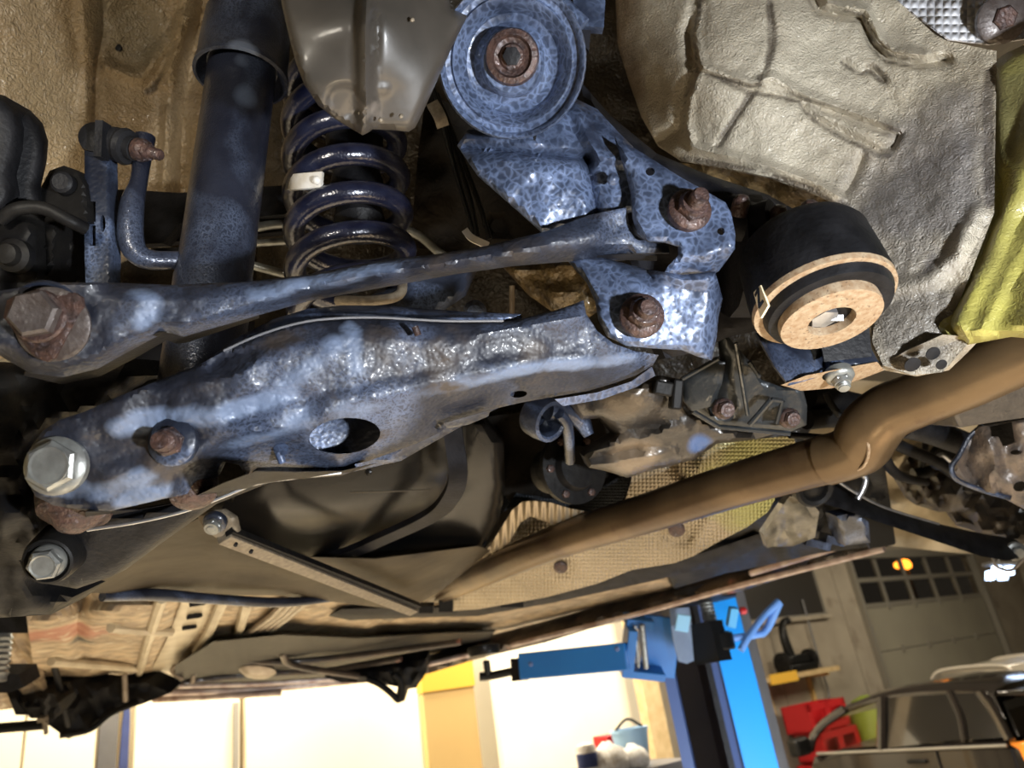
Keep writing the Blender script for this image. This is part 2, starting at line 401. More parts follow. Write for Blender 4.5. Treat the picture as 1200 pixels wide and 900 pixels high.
insul = mk('gold_insulation', (.16, .11, .045), (.05, .035, .018), 60, .4, .2, .3, [('n', 110, .9, .006)])
shield_m = mk('dusty_plastic', (.034, .030, .025), (.056, .048, .040), 22, .38, 0, .3, [('n', 60, .3, .001)], speck=((.2, .17, .14), 26, .66, .78))
tank_m = mk('tank_plastic', (.006, .006, .006), (.014, .012, .010), 9, .27, 0, 0, [('n', 12, .3, .004)], spec=0.22)
tank_low = mk('tank_skin_dust_reflection', (.04, .031, .02), (.085, .067, .043), 7, .5, 0, 0, [('n', 14, .35, .006)], speck=((.03, .025, .02), 9, .6, .75), spec=0.1)  # tan of dust and of the warm floor's reflection, both in the colour
bar_m = mk('dusty_bar', (.15, .12, .085), (.24, .2, .145), 160, .5, .2, .1, [('n', 600, .6, .0008)])
floor_m = mk('underfloor_paint', (.52, .39, .24), (.26, .19, .12), 26, .5, 0, 0, [('n', 30, .6, .01), ('n', 60, .4, .003)], speck=((.60, .52, .37), 34, .56, .70),
    spots=[(P(68, 740, 1.6), .13, (.42, .13, .08), .75), (P(95, 740, 1.75), .05, (.035, .03, .025), .9)], contrast=(.4, .6))
floor_l = mk('underfloor_pale', (.6, .52, .37), (.45, .37, .25), 14, .42, 0, .2, [('n', 60, .4, .003)])
sill_m = mk('sill_grime', (.10, .075, .055), (.03, .026, .024), 12, .35, .2, .25, [('n', 40, .5, .004)], speck=((.3, .13, .1), 14, .64, .72), spec=0.2)
edge_m = mk('pale_seam', (.62, .52, .46), (.32, .22, .18), 20, .35, .3, .3, [('n', 80, .5, .002)])
pipe_m = mk('pale_pipe', (.38, .32, .25), (.25, .2, .15), 30, .35, .3, .1)
label_m = mk('label_paper', (.85, .72, .48), None, 10, .6)
white_m = mk('white_paper', (.75, .73, .7), (.55, .5, .42), 60, .6)
blue_m = mk('lift_blue', (.012, .13, .42), (.014, .15, .46), 5, .38, 0, .2)
blue_b = mk('bright_blue', (.01, .30, .9), None, 5, .4, 0, .1)
blue_d = mk('dull_blue', (.05, .09, .24), None, 5, .45)
blue_p = mk('pale_blue', (.14, .32, .75), None, 5, .4)
brown_d = mk('channel_dark', (.035, .028, .024), (.05, .04, .035), 4, .5)
grey_m = mk('grey_paint', (.18, .18, .19), (.14, .14, .15), 8, .45)
black_oil = mk('black_oily', (.005, .005, .006), (.014, .013, .012), 20, .5, .05, 0, [('n', 60, .5, .003)], spec=0.15)
cream = mk('cream_panel', (.78, .69, .5), (.74, .65, .47), 2, .5)
white_wall = mk('white_plaster', (.8, .74, .6), (.76, .7, .56), 3, .8)
concrete = mk('concrete_wall', (.30, .26, .205), (.36, .315, .25), 2.5, .85, 0, 0, [('n', 30, .3, .004)], speck=((.24, .2, .155), 3, .58, .7))
conc_floor = mk('concrete_floor', (.35, .32, .28), (.42, .39, .34), 1.5, .5, 0, .1, [('n', 40, .2, .002)])
ceil_m = mk('ceiling_paint', (.16, .15, .135), None, 2, .8)
door_m = mk('door_panel', (.30, .28, .22), (.27, .25, .2), 1.5, .5, 0, 0, [('n', 90, .15, .001)])
frame_m = mk('door_frame_metal', (.28, .26, .22), None, 4, .45, .3)
dark_win = mk('dark_window', (.03, .027, .024), None, 4, .3)
yellow = mk('yellow_orange', (.85, .5, .06), None, 5, .5)
ochre = mk('ochre_board', (.62, .42, .16), (.58, .39, .15), 3, .6)
wood = mk('pale_wood', (.62, .47, .26), (.5, .36, .18), 12, .6)
red_m = mk('red_plastic', (.55, .02, .025), None, 5, .35)
navy = mk('navy_cloth', (.02, .03, .1), (.03, .045, .14), 10, .8)
carpaint = mk('black_car_paint', (.022, .018, .016), None, 5, .12, .2, 1.0)
carglass = mk('tinted_glass', (.012, .011, .010), None, 5, .05, 0, .5)
silver = mk('pale_car_paint', (.5, .46, .4), None, 5, .3, .2, .6)
amber = mk('amber_lens', (.8, .2, .02), None, 5, .25, emit=((1, .3, .03), .6))
lampglow = mk('sodium_glow', (.9, .4, .05), None, 5, .5, emit=((1, .30, .03), 5))
cool_glow = mk('cool_tube_glow', (.7, .8, 1), None, 5, .5, emit=((.55, .72, 1), 6))
def glassmat():
    m = bpy.data.materials.new('clear_glass'); m.use_nodes = True; nt = m.node_tree; b = nt.nodes['Principled BSDF']
    b.inputs['Transmission Weight'].default_value = 1; b.inputs['Roughness'].default_value = .03; b.inputs['IOR'].default_value = 1.1; b.inputs['Base Color'].default_value = (.8, .75, .65, 1)
    return m
glass = glassmat()

rust_grey = mk('rust_grey_steel', (.10, .085, .08), (.06, .045, .04), 160, .5, .3, .2, [('n', 300, .6, .001)])
# ------------------------------------------------------------------ bolts
def bolt(c, axis, parent, rw, rh, hh, rs=0, ls=0, mat=None, wmat=None, name='bolt', tilt=None, rot=.3, dome=False):
    """washer, hex and optional threaded stud standing on a surface"""
    mat = mat or rust; wmat = wmat or mat; axis = nrm(axis); c = np.asarray(c, float)
    hexp = [(rh*.97, -.004), (rh, .001), (rh, hh*.85), (rh*.86, hh)]
    ps = [lathe(c, axis, hexp, 6, rot)]
    if dome: ps.append(lathe(c, axis, [(rh*.8, hh*.9), (rh*.74, hh*1.05), (rh*.62, hh*1.0), (rh*.2, hh*.98)], 20))
    if rs:
        pr = [(rs, hh*.5)]; k = int(ls/(rs*.36)); k = max(k, 4)
        for i in range(k): pr += [(rs, hh+ls*i/k), (rs*.84, hh+ls*(i+.5)/k)]
        pr += [(rs*.8, hh+ls), (rs*.3, hh+ls*1.02)]
        ps.append(lathe(c, axis, pr, 18))
        ps.append(lathe(c, axis, [(rh*.93, hh*.8), (rh*.8, hh+.0018), (rs*1.05, hh+.002)], 20))
    o = obj(name, ps, mat, parent, 30)
    obj('washer', lathe(c, axis, [(rw*.98, -.004), (rw, 0), (rw, .0016), (rw*.93, .0028), (rh*.9, .0045), (rh*.5, .005)], 28), wmat, o)
    return o
# ------------------------------------------------------------------ workshop
def wz(x, y, b=WB): return wallpt(x, y, b)
da0, _ = wz(1012, 730); da1, _ = wz(1168, 730); _, dz1 = wz(1070, 651)
CE = 4.6
struct(obj('floor', rbox(-5, 18, -5, 9.0, -.1, 0), conc_floor))
struct(obj('ceiling', rbox(-5, 18, -5, WB+.2, CE, CE+.1), ceil_m))
cut = wz(775, 860)[0]
struct(obj('wall_back_left', rbox(-5, cut, WB, WB+.2, 0, CE), white_wall))
wall = struct(obj('wall_back_right', [rbox(cut, da0, WB, WB+.2, 0, CE), rbox(da1, 18, WB, WB+.2, 0, CE), rbox(da0, da1, WB, WB+.2, dz1, CE)], concrete))
for i in range(5):   # shuttering seams of the concrete panels
    a = cut+.5+i*(da0-cut)/5
    obj('wall_panel_joint', rbox(a, a+.012, WB-.006, WB, 0, CE), mk('joint_grey', (.22, .19, .15)) if i == 0 else bpy.data.materials['joint_grey'], wall)
struct(obj('wall_right', rbox(17.8, 18, -5, WB, 0, CE), concrete))
struct(obj('wall_left', rbox(-5.2, -5, -5, WB, 0, CE), white_wall))

# sectional door
door = thing('door_1', RP((da0+da1)/2, WB+.08, 0), None, None); door['kind'] = 'structure'
_, zw = wz(1025, 712, WB)
for a0, a1 in ((da0, da0+.09), (da1-.09, da1)): obj('guide_rail', rbox(a0, a1, WB-.08, WB+.02, 0, dz1+.1), frame_m, door)
obj('door_header', rbox(da0, da1, WB-.05, WB+.04, dz1-.03, dz1+.1), frame_m, door)
hrow = (dz1-zw)/2; npan = 5; wv = (da1-da0-.18)/npan
z = 0.0; hp = zw/4
for i in range(4): obj('door_panel', rbox(da0+.09, da1-.09, WB+.03, WB+.09, z+i*hp+.006, z+(i+1)*hp-.006), door_m, door)
for i in range(4):
    for j in range(1, 5):
        a = da0+.09+wv*j
        obj('hinge', rbox(a-.035, a+.035, WB+.0, WB+.03, (i+1)*hp-.05, (i+1)*hp+.05), frame_m, door)
for r in range(2):
    z0 = zw+r*hrow
    obj('window_rail', rbox(da0+.09, da1-.09, WB+.02, WB+.08, z0, z0+.07), frame_m, door)
    for j in range(npan+1):
        a = da0+.09+wv*j; obj('muntin', rbox(a-.035, a+.035, WB+.015, WB+.08, z0+.07, z0+hrow), frame_m, door)
    for j in range(npan):
        a = da0+.09+wv*j; obj('pane', rbox(a+.035, a+wv-.035, WB+.04, WB+.055, z0+.07, z0+hrow), glass, door)
# street lamps seen through the door's glass
v = ray(1060, 662); t = (WB+2.4)/(v@B); q = CAM+v*t
sl = thing('street_lamp', q-Z*q[2], 'orange glowing street lamp seen through the roller door glass', 'street lamp')
obj('lamp_head', [lathe(q, Z, [(.03, -.12), (.13, -.08), (.15, 0), (.11, .1), (.03, .13)], 16), lathe(q-A*.3, Z, [(.03, -.08), (.08, -.05), (.10, 0), (.07, .06), (.03, .08)], 14)], lampglow, sl)
obj('lamp_post', [sweep([q-Z*q[2], q-Z*.1], .05, world=True), obox(q-A*.16-Z*.12, A*.22, B*.03, Z*.02)], grey_m, sl)
struct(obj('floor_outside', rbox(5, 22, 9.0, 18, -.12, -.02), conc_floor))

# dark window in the concrete wall
a0 = wz(845, 700)[0]; a1 = wz(960, 700)[0]; z0 = wz(962, 721)[1]; z1 = wz(950, 650)[1]
wn = thing('window_1', RP((a0+a1)/2, WB, z0), None, None); wn['kind'] = 'structure'
obj('window_pane', rbox(a0, a1, WB-.03, WB, z0, z1), dark_win, wn)
obj('window_sill', rbox(a0-.02, a1+.05, WB-.09, WB, z0-.05, z0), concrete, wn)
obj('window_frame', [rbox(a0, a1, WB-.05, WB, z0, z0+.03), rbox(a1-.03, a1, WB-.05, WB, z0, z1)], frame_m, wn)

# wall shelf with a machine on it
sa0, sz = wz(884, 797); sa1 = wz(955, 787)[0]
sh = thing('wall_shelf', RP((sa0+sa1)/2, WB-.2, sz), 'pale wooden wall shelf with yellow front corner right of the blue column', 'shelf')
sz = wz(918, 791)[1]-.05
obj('shelf_board', rbox(sa0-.2, sa1, WB-.4, WB, sz, sz+.06), wood, sh)
lab(obj('edge_tape', rbox(sa0-.2, sa0+.35, WB-.42, WB-.4, sz-.03, sz+.09), yellow, sh), 'yellow end of the board')
for a in (sa0+.15, sa1-.25): obj('shelf_bracket', [rbox(a, a+.05, WB-.35, WB, sz-.04, sz), rbox(a, a+.05, WB-.05, WB, sz-.4, sz)], ochre, sh)
am = (sa0+sa1)/2
tm = thing('grinder', RP(am, WB-.2, sz+.06), 'black grinder standing on the pale wall shelf', 'machine')
zb = sz+.062
obj('machine_base', [rbox(am-.32, am+.28, WB-.36, WB-.1, zb, zb+.1), rbox(am-.2, am+.2, WB-.32, WB-.14, zb+.1, zb+.22)], blackp, tm, bevel=.02)
obj('machine_head', [sweep([RP(am-.1, WB-.23, zb+.2), RP(am-.13, WB-.23, zb+.45), RP(am-.08, WB-.23, zb+.62), RP(am+.06, WB-.23, zb+.66)], [.07, .06, .05, .05], world=True)], blackp, tm)
for s in (-.3, .3): obj('grinding_wheel', lathe(RP(am+s, WB-.23, zb+.14), A, [(.1, -.04), (.13, -.03), (.13, .03), (.1, .04)], 18), black_oil, tm)
tp = obj('air_hose', sweep([RP(sa1+.1, WB-.06, sz+1.0), RP(sa1+.08, WB-.06, sz+.1), RP(sa1+.06, WB-.06, sz-.35), RP(am+.3, WB-.06, sz-.9), RP(am-.25, WB-.06, sz-1.1), RP(am-.1, WB-.06, sz-1.5), RP(am+.15, WB-.06, .3), RP(am+.12, WB-.06, .05)], .014, world=True), grey_m)
tag(tp, 'thin grey hose looping down the concrete wall under the shelf', 'hose')

# red crates stacked by the wall, behind the black car
cb = 6.25
ca0, cz1 = wz(946, 830, cb); ca1 = wz(990, 822, cb)[0]; cz1 = wz(965, 822, cb)[1]
for i, (h0, da) in enumerate(((cz1-.32, .0), (cz1-.66, .1), (cz1-1.0, .02))):
    cr = thing('crate', RP((ca0+ca1)/2+da, cb, h0), ['red plastic crate on top of the stack behind the black car', 'red plastic crate second from the top behind the black car', 'red plastic crate third from the top behind the black car'][i], 'crate', 'red crates stacked by the wall')
    x0, x1 = ca0+da, ca1+da
    obj('crate_wall', [rbox(x0, x1, cb, cb+.03, h0, h0+.06), rbox(x0, x1, cb, cb+.03, h0+.24, h0+.32), rbox(x0, x0+.08, cb, cb+.03, h0, h0+.32), rbox(x1-.08, x1, cb, cb+.03, h0, h0+.32), rbox((x0+x1)/2-.05, (x0+x1)/2+.05, cb, cb+.03, h0, h0+.32)], red_m, cr)
    obj('crate_body', [rbox(x0, x0+.03, cb+.03, cb+.4, h0, h0+.32), rbox(x1-.03, x1, cb+.03, cb+.4, h0, h0+.32), rbox(x0, x1, cb+.37, cb+.4, h0, h0+.32), rbox(x0, x1, cb+.03, cb+.37, h0, h0+.03)], red_m, cr)
hs = max(.1, cz1-1.0)
pt_ = thing('pallet_box', RP((ca0+ca1)/2, cb+.2, 0), 'grey wooden box that carries the red crates behind the black car', 'box')
obj('box_side', rbox(ca0-.05, ca1+.12, cb-.02, cb+.42, 0, hs), grey_m, pt_)
tag(obj('parts_bag', [lathe(RP(ca1+.55, 6.3, .95), Z, [(.05, -.949), (.25, -.9), (.3, -.4), (.3, .3), (.18, .5), (.05, .55)], 14)], mk('lime_cloth', (.3, .4, .05))), 'lime green bag seen through the window of the black car', 'bag')
tag(obj('cloth_bundle', [lathe(RP(ca1+1.25, 6.3, .85), Z, [(.05, -.849), (.3, -.8), (.33, -.3), (.33, .3), (.2, .48), (.05, .52)], 14)], mk('sky_cloth', (.15, .35, .6))), 'light blue cloth bundle seen through the window of the black car', 'bundle')

# hanging cool tube light, far right
q = P(1172, 672, 10.5)
hl = thing('strip_light', q, 'cool white glowing strip light under the ceiling at the far right', 'lamp')
for k in range(4):
    o = obj('tube', obox(q+R*(-.14+.09*k)+U*(.04 if k % 2 else -.03), R*.04, B*.03, U*.06), cool_glow, hl)
obj('light_housing', [obox(q+U*.13, R*.2, B*.06, U*.02), sweep([q+U*.13, RP(q@A, q@B, CE)], .01, world=True)], grey_m, hl)

# cabinets and things along the bright left wall
def front(x0, x1, y, b, z0, z1, dp, ):
    return rbox(wz(x0, y, b)[0], wz(x1, y, b)[0], b, b+dp, z0, z1)
cbn = 5.3
def cabinet(x0, x1, mat, label, handle, b=cbn, ztop=3.1, wide=0):
    a0, a1 = wz(x0, 865, b)[0], wz(x1, 865, b)[0]
    t = thing('tall_cabinet', RP((a0+a1)/2, b+.25, 0), label, 'cabinet', 'tall cabinets along the bright wall')
    obj('cabinet_body', rbox(a0, a1, b+.03, b+.6, .05, ztop), mat, t)
    o = obj('cabinet_door', rbox(a0+.006, a1-.006, b, b+.028, .08, ztop-.02), mat, t)
    if handle: obj('handle', rbox(a1-.05, a1-.02, b-.03, b, 1.55, 2.35), frame_m, o)
    obj('plinth', rbox(a0+.02, a1-.02, b+.06, b+.58, 0, .05), grey_m, t)
cabinet(-90, 28, cream, 'cream tall cabinet at the far left edge', False)
cabinet(29, 113, cream, 'cream tall cabinet left of the grey and navy gap', False)
cabinet(157, 282, cream, 'cream tall cabinet just right of the navy coat', True)
cabinet(287, 494, cream, 'widest cream tall cabinet left of the ochre post', False)
ga, gb = wz(114, 865, 5.75)[0], wz(137, 865, 5.75)[0]
tag(obj('grey_panel', rbox(wz(116, 865, 5.5)[0], wz(138, 865, 5.5)[0], 5.5, 5.56, 0, 3.0), grey_m), 'light grey board standing in the gap between cream cabinets', 'board')
c0, c1 = wz(138, 865, 5.28)[0], wz(154, 865, 5.28)[0]
ct = thing('work_coat', RP((c0+c1)/2, 5.45, 0), 'navy work coat hanging in the gap between cream cabinets', 'coat')
obj('coat_cloth', [plate([RP(c0, 5.28, 1.3), RP(c1, 5.28, 1.3), RP(c1-.01, 5.29, 2.35), RP((c0+c1)/2, 5.29, 2.55), RP(c0+.02, 5.29, 2.3)], B*.02)], navy, ct, bevel=.004)
obj('coat_hook', sweep([RP((c0+c1)/2, 5.3, 2.5), RP((c0+c1)/2, 5.32, 2.58), RP((c0+c1)/2, 5.34, 2.62)], .012, world=True), grey_m, ct)
# ochre post
pb = 4.7
a0, a1 = wz(499, 850, pb)[0], wz(560, 850, pb)[0]; ztop = wz(530, 792, pb)[1]
po = thing('ochre_post', RP((a0+a1)/2, pb+.2, 0), 'square ochre yellow post with orange cap in front of bright wall', 'post')
obj('post_body', rbox(a0, a1, pb, pb+.06, 0, ztop-.08), ochre, po)
lab(obj('post_cap', rbox(a0-.01, a1+.01, pb-.01, pb+.07, ztop-.08, ztop+.6), yellow, po), 'orange cap')
# wide white board between post and column, its pale wood edge
a0, a1 = wz(585, 850, 5.3)[0], wz(742, 850, 5.3)[0]
wb = thing('white_partition', RP((a0+a1)/2, 5.35, 0), 'large white partition with a wooden end post left of the blue column', 'partition')
obj('partition_board', rbox(a0, a1, 5.3, 5.36, 0, 3.2), white_wall, wb)
p0, p1 = wz(762, 850, 5.0)[0], wz(782, 850, 5.0)[0]
obj('end_post', rbox(p0, p1, 5.0, 5.1, 0, 3.3), wood, wb)
# bench with the things on it, its top just under the frame
bb = 3.35
ba0, ba1 = wz(660, 890, bb)[0], wz(790, 890, bb)[0]; bz = wz(730, 903, bb)[1]
bn = thing('parts_trolley', RP((ba0+ba1)/2, bb+.3, 0), 'grey parts trolley left of the blue column, carrying bags and a bucket', 'trolley')
obj('trolley_top', rbox(ba0, ba1, bb-.15, bb+.6, bz-.04, bz), grey_m, bn)
for sa in (ba0+.03, ba1-.03):
    for sb in (bb-.12, bb+.57): obj('leg', rbox(sa-.02, sa+.02, sb-.02, sb+.02, 0, bz-.04), grey_m, bn)
obj('trolley_shelf', rbox(ba0, ba1, bb-.15, bb+.6, .5, .53), grey_m, bn)
def onb(x, b): return wz(x, 890, b)[0]
k0, k1 = onb(748, bb+.1), onb(781, bb+.1); kc = RP((k0+k1)/2, bb+.25, bz); kr = (k1-k0)/2
bk = thing('bucket', kc, 'light blue plastic bucket with dark handle grip at the blue column', 'bucket')
kh = wz(765, 850, bb+.1)[1]-bz
obj('bucket_shell', lathe(kc, Z, [(kr*.8, .001), (kr*.82, .01), (kr, kh-.02), (kr*1.05, kh-.02), (kr*1.05, kh), (kr*.95, kh), (kr*.75, .03)], 28), mk('ice_blue', (.35, .55, .75)), bk)
obj('bucket_grip', sweep([kc+Z*kh-A*kr, kc+Z*(kh+.05), kc+Z*kh+A*kr], .008, world=True), blackp, bk)
r0, r1 = onb(716, bb+.44), onb(749, bb+.44); rz = wz(730, 858, bb+.44)[1]
tag(obj('red_box', rbox(r0, r1, bb+.44, bb+.58, bz, rz), red_m, bevel=.008), 'red cardboard box behind the white bags', 'box')
n0, n1 = onb(686, bb-.02), onb(705, bb-.02); nc = RP((n0+n1)/2, bb+.03, bz); nr = (n1-n0)/2; nh = wz(695, 869, bb)[1]-bz
cn = thing('spray_can', nc, 'short white can with a dark blue band, left of the white bags', 'can')
obj('can_body', lathe(nc, Z, [(nr*.95, .001), (nr, .01), (nr, nh*.85), (nr*.8, nh*.95), (nr*.3, nh)], 20), white_m, cn)
lab(obj('can_band', lathe(nc, Z, [(nr*1.01, nh*.3), (nr*1.02, nh*.31), (nr*1.02, nh*.7), (nr*1.01, nh*.71)], 20), navy, cn), 'dark blue band')
def bag(x, b, r_, h, label):
    c = RP(onb(x, b), b, bz); rnd = random.Random(x)
    V, Fc, uv = lathe(c, Z, [(r_*.7, .001), (r_, h*.15), (r_*1.02, h*.4), (r_*.8, h*.75), (r_*.35, h*.9), (r_*.2, h)], 18)
    V = V+np.array([[rnd.uniform(-1, 1)*r_*.06 for _ in range(3)] for _ in V]); V[:, 2] = np.maximum(V[:, 2], bz+.001)
    return tag(obj('white_bag', (V, Fc, uv), white_m, sharp=80), label, 'bag', 'white bags on the trolley')
bag(714, bb-.0, .10, wz(716, 868, bb)[1]-bz, 'crumpled white bag next to the blue banded can')
bag(743, bb-.02, .085, wz(738, 872, bb)[1]-bz, 'crumpled white bag touching the light blue bucket')

# lift column with carriage
D0 = 2.75
def vpr(px, z0, z1, y=850):   # upright prism over footprint points given at one row of the picture with their distance
    pts = []
    for x, d in px:
        q = P(x, y, d); pts.append(np.array([q[0], q[1], z0]))
    return plate(pts, Z*(z1-z0))
col_ = P(860, 850, D0)
cl = thing('lift_column', (col_[0], col_[1], 0), 'tall blue steel column of the two-post vehicle lift', 'column')
zt = 3.2
obj('column_web', vpr([(803, 2.80), (866, 2.83), (866, 2.87), (803, 2.84)], 0, zt), brown_d, cl)
lab(obj('column_flange', vpr([(790, 2.62), (803, 2.62), (806, 2.84), (797, 2.84)], 0, zt), blue_d, cl), 'dull blue flange')
lab(obj('column_inner_face', vpr([(850, 2.60), (861, 2.59), (871, 2.86), (863, 2.86)], 0, zt), blue_d, cl), 'dull blue inner face')
obj('column_lip', vpr([(843, 2.60), (850, 2.60), (852, 2.63), (845, 2.63)], 0, zt), black, cl)
lab(obj('column_box', vpr([(861, 2.58), (900, 2.60), (906, 2.80), (871, 2.80)], 0, zt), blue_b, cl), 'bright blue outer face')
lab(obj('column_side', vpr([(900.5, 2.60), (912, 2.84), (907, 2.84), (905, 2.80)], 0, zt), grey_m, cl), 'grey outer side')
obj('base_plate', obox((col_[0], col_[1], .012), A*.32, B*.3, Z*.012), blue_m, cl)
# carriage and swing arm
ar = thing('swing_arm', P(720, 770, 2.45), 'blue swing arm of the lift reaching left under the sill', 'lift arm')
q0, q1 = P(613, 781, 2.5), P(737, 769, 2.38)
obj('arm_beam', sweep([q0, q1], .042, prof=SQ1, world=True, n=1, up=Z), blue_m, ar, bevel=.004)
obj('arm_nose', sweep([P(603, 785, 2.51), P(614, 784, 2.5)], .036, prof=SQ1, world=True, n=1, up=Z), blackp, ar)
for x, y in ((612+10, 778), (735-12, 760)): obj('arm_bolt', lathe(P(x, y, 2.42 if x < 650 else 2.33), -F, [(.008, 0), (.008, .006), (.004, .008)], 6), blue_d, ar)
obj('extension', [sweep([(604, 786, 2.5), (575, 792, 2.5), (562, 793, 2.5)], .014, n=3), sweep([(572, 792, 2.5), (570, 775, 2.5)], .012, n=2), lathe(P(568, 768, 2.5), Z, [(.05, 0), (.055, .01), (.055, .03), (.03, .035)], 18)], blackp, ar)
cg = thing('lift_carriage', P(760, 750, 2.5), 'blue carriage block on the column that holds the swing arms', 'carriage')
obj('carriage_frame', [cbox(737, 757, 2.42, .03, .13, .1, 6), cbox(770, 752, 2.5, .12, .20, .1, 6), cbox(752, 787, 2.42, .14, .025, .08, 6), cbox(748, 728, 2.45, .09, .03, .08, 6)], blue_m, cg, bevel=.003)
lab(obj('guide_pin', [sweep([(752, 732, 2.4), (757, 783, 2.4)], .010, n=2), sweep([(744, 733, 2.4), (748, 782, 2.4)], .006, n=2)], zinc, cg), 'bare steel pin')
g1 = thing('carriage_guard', P(805, 750, 2.35), 'pale grey triangular guard plate hanging at the top of the column', 'guard')
obj('guard_plate', sheet([(785, 714), (808, 712), (812, 735), (822, 770), (805, 778), (795, 775), (789, 750)], [(785, 714, 2.3), (822, 770, 2.38), (795, 775, 2.28)], thick=.01, step=10), mk('frosted_blue', (.28, .36, .5), (.22, .28, .4), 12), g1)
lab(obj('guard_lip', cbox(800, 730, 2.27, .04, .05, .01, 10), mk('sky_blue', (.25, .55, .85)), g1), 'light blue lip')
pd = thing('lifting_pad', P(838, 740, 2.35), 'black threaded lifting pad with steel screw standing under the sill', 'pad')
pc = P(838, 752, 2.36)
obj('pad_socket', [lathe(pc, Z, [(.055, -.03), (.06, -.025), (.06, .02), (.05, .025), (.03, .03)], 16), obox(pc-A*.03, A*.03, B*.05, Z*.06)], blackp, pd)
lab(obj('pad_screw', lathe(pc, Z, [(.02, .02)]+[(.024 if i % 2 else .02, .02+i*.006) for i in range(1, 18)]+[(.02, .13)], 18), zinc, pd), 'bare steel screw')
obj('pad_rubber', lathe(pc, Z, [(.03, .12), (.1, .125), (.105, .15), (.1, .17), (.02, .172)], 24), black, pd)
hd = thing('release_handle', P(885, 740, 2.4), 'light blue bent rod handle sticking out to the right of the column', 'handle')
obj('rod', [sweep([(858, 748, 2.36), (885, 744, 2.38), (898, 738, 2.4), (913, 706, 2.42)], [.011, .011, .012, .014], n=6), sweep([(868, 762, 2.34), (878, 745, 2.36), (895, 722, 2.4), (913, 705, 2.42)], [.011, .011, .011, .013], n=6)], blue_p, hd)
lab(obj('handle_tip', lathe(P(866, 716, 2.36), ax(1, .1, 0), [(.004, 0), (.012, .006), (.012, .02), (.004, .026)], 12), red_m, hd), 'red knob')
obj('handle_socket', cbox(858, 723, 2.37, .025, .06, .03, 10), mk('cyan_paint', (.05, .4, .8)), hd)

# black car seen from its left rear, and a pale car behind it
AC = 6.3
def kz(x, y, a=None):
    v = ray(x, y); t = (AC+.08 if a is None else a)/(v@A); q = CAM+v*t; return float(q@B), float(q[2])
BELT = kz(1100, 872, AC)[1]; ROOF = kz(1100, 807, AC+.2)[1]
WID = 1.66
def lean(z): return .02+.17*max(0, min(1, (z-BELT)/(ROOF-BELT)))
def KP(b, y, z): return RP(AC+y, b, z)
def onside(x, y, o=0.0):
    """point of the leaning left side at a seen position"""
    best = None
    for l in np.linspace(0, .25, 26):
        b, z = kz(x, y, AC+l)
        if best is None or abs(lean(z)-l) < best[0]: best = (abs(lean(z)-l), b, z, l)
    return best[1], best[3]-o, best[2]
fb_, rb_ = kz(949, 872, AC)[0], kz(1186, 866, AC)[0]
car = thing('black_car', KP((fb_+rb_)/2, WID/2, 0), 'dark glossy black estate car below the roller door, rear towards the right', 'car')
# lower body: cross sections from nose to tail
secs = []
for b, zt, w0 in ((fb_+1.35, .78, .14), (fb_+1.3, .86, .06), (fb_+.9, .95, .02), (fb_+.2, 1.02, .0), (fb_+.02, BELT-.06, .0), (fb_-.3, BELT, .0), (rb_+.4, BELT, .0), (rb_+.08, BELT, .01), (rb_-.02, BELT-.02, .06), (rb_-.1, .75, .08), (rb_-.12, .45, .08)):
    ring = [(w0+.04, .3), (w0, .5), (w0-.015, zt*.72), (w0+.0, zt-.05), (w0+.05, zt), (.5, zt+.01)]
    full = ring+[(WID-y, z) for y, z in reversed(ring)]
    secs.append([KP(b, y, z) for y, z in full])
V = np.array([p for s_ in secs for p in s_]); m = len(secs[0]); n = len(secs)
Fc = [(i*m+k, i*m+(k+1) % m, (i+1)*m+(k+1) % m, (i+1)*m+k) for i in range(n-1) for k in range(m)]+[tuple(range(m)), tuple(range(n*m-1, (n-1)*m-1, -1))]
obj('body', (V, Fc, None), carpaint, car, sharp=35)
# cabin frame: roof skin and pillars as bars that follow the seen outline
roofpx = [(966, 846), (990, 830), (1020, 818), (1050, 812), (1080, 809), (1110, 808), (1145, 809), (1165, 812)]
rp_ = [onside(x, y) for x, y in roofpx]
V = []; 
for b, l, z in rp_:
    for y, dz in ((l, 0), (l+.04, .03), (.45, .05), (WID-.45, .05), (WID-l-.04, .03), (WID-l, 0)): V.append(KP(b, y, z+dz-.01))
V = np.array(V); m = 6; n = len(rp_)
top = [(i*m+k, i*m+k+1, (i+1)*m+k+1, (i+1)*m+k) for i in range(n-1) for k in range(m-1)]
Vb = V-Z*.035; N_ = len(V)
Fc = top+[tuple(q_+N_ for q_ in reversed(f)) for f in top]
Fc += [(i*m, (i+1)*m, (i+1)*m+N_, i*m+N_) for i in range(n-1)]+[(i*m+5+N_, (i+1)*m+5+N_, (i+1)*m+5, i*m+5) for i in range(n-1)]
Fc += [(k, k+N_, k+1+N_, k+1) for k in range(5)]+[((n-1)*m+k+1, (n-1)*m+k+1+N_, (n-1)*m+k+N_, (n-1)*m+k) for k in range(5)]
obj('roof', (np.vstack([V, Vb]), Fc, None), carpaint, car, sharp=40)
def pillar(px, w_):
    for side_ in (0, 1):
        pts = []
        for x, y in px:
            b, l, z = onside(x, y); pts.append(KP(b, l if side_ == 0 else WID-l, z))
        obj('pillar', sweep(pts, w_, world=True, n=3, seg=8), carpaint, car)
pillar([(949, 880), (954, 862), (968, 846), (990, 831)], .035)
pillar([(1034, 880), (1034, 850), (1034, 818)], .045)
pillar([(1131, 868), (1126, 840), (1113, 811)], .03)
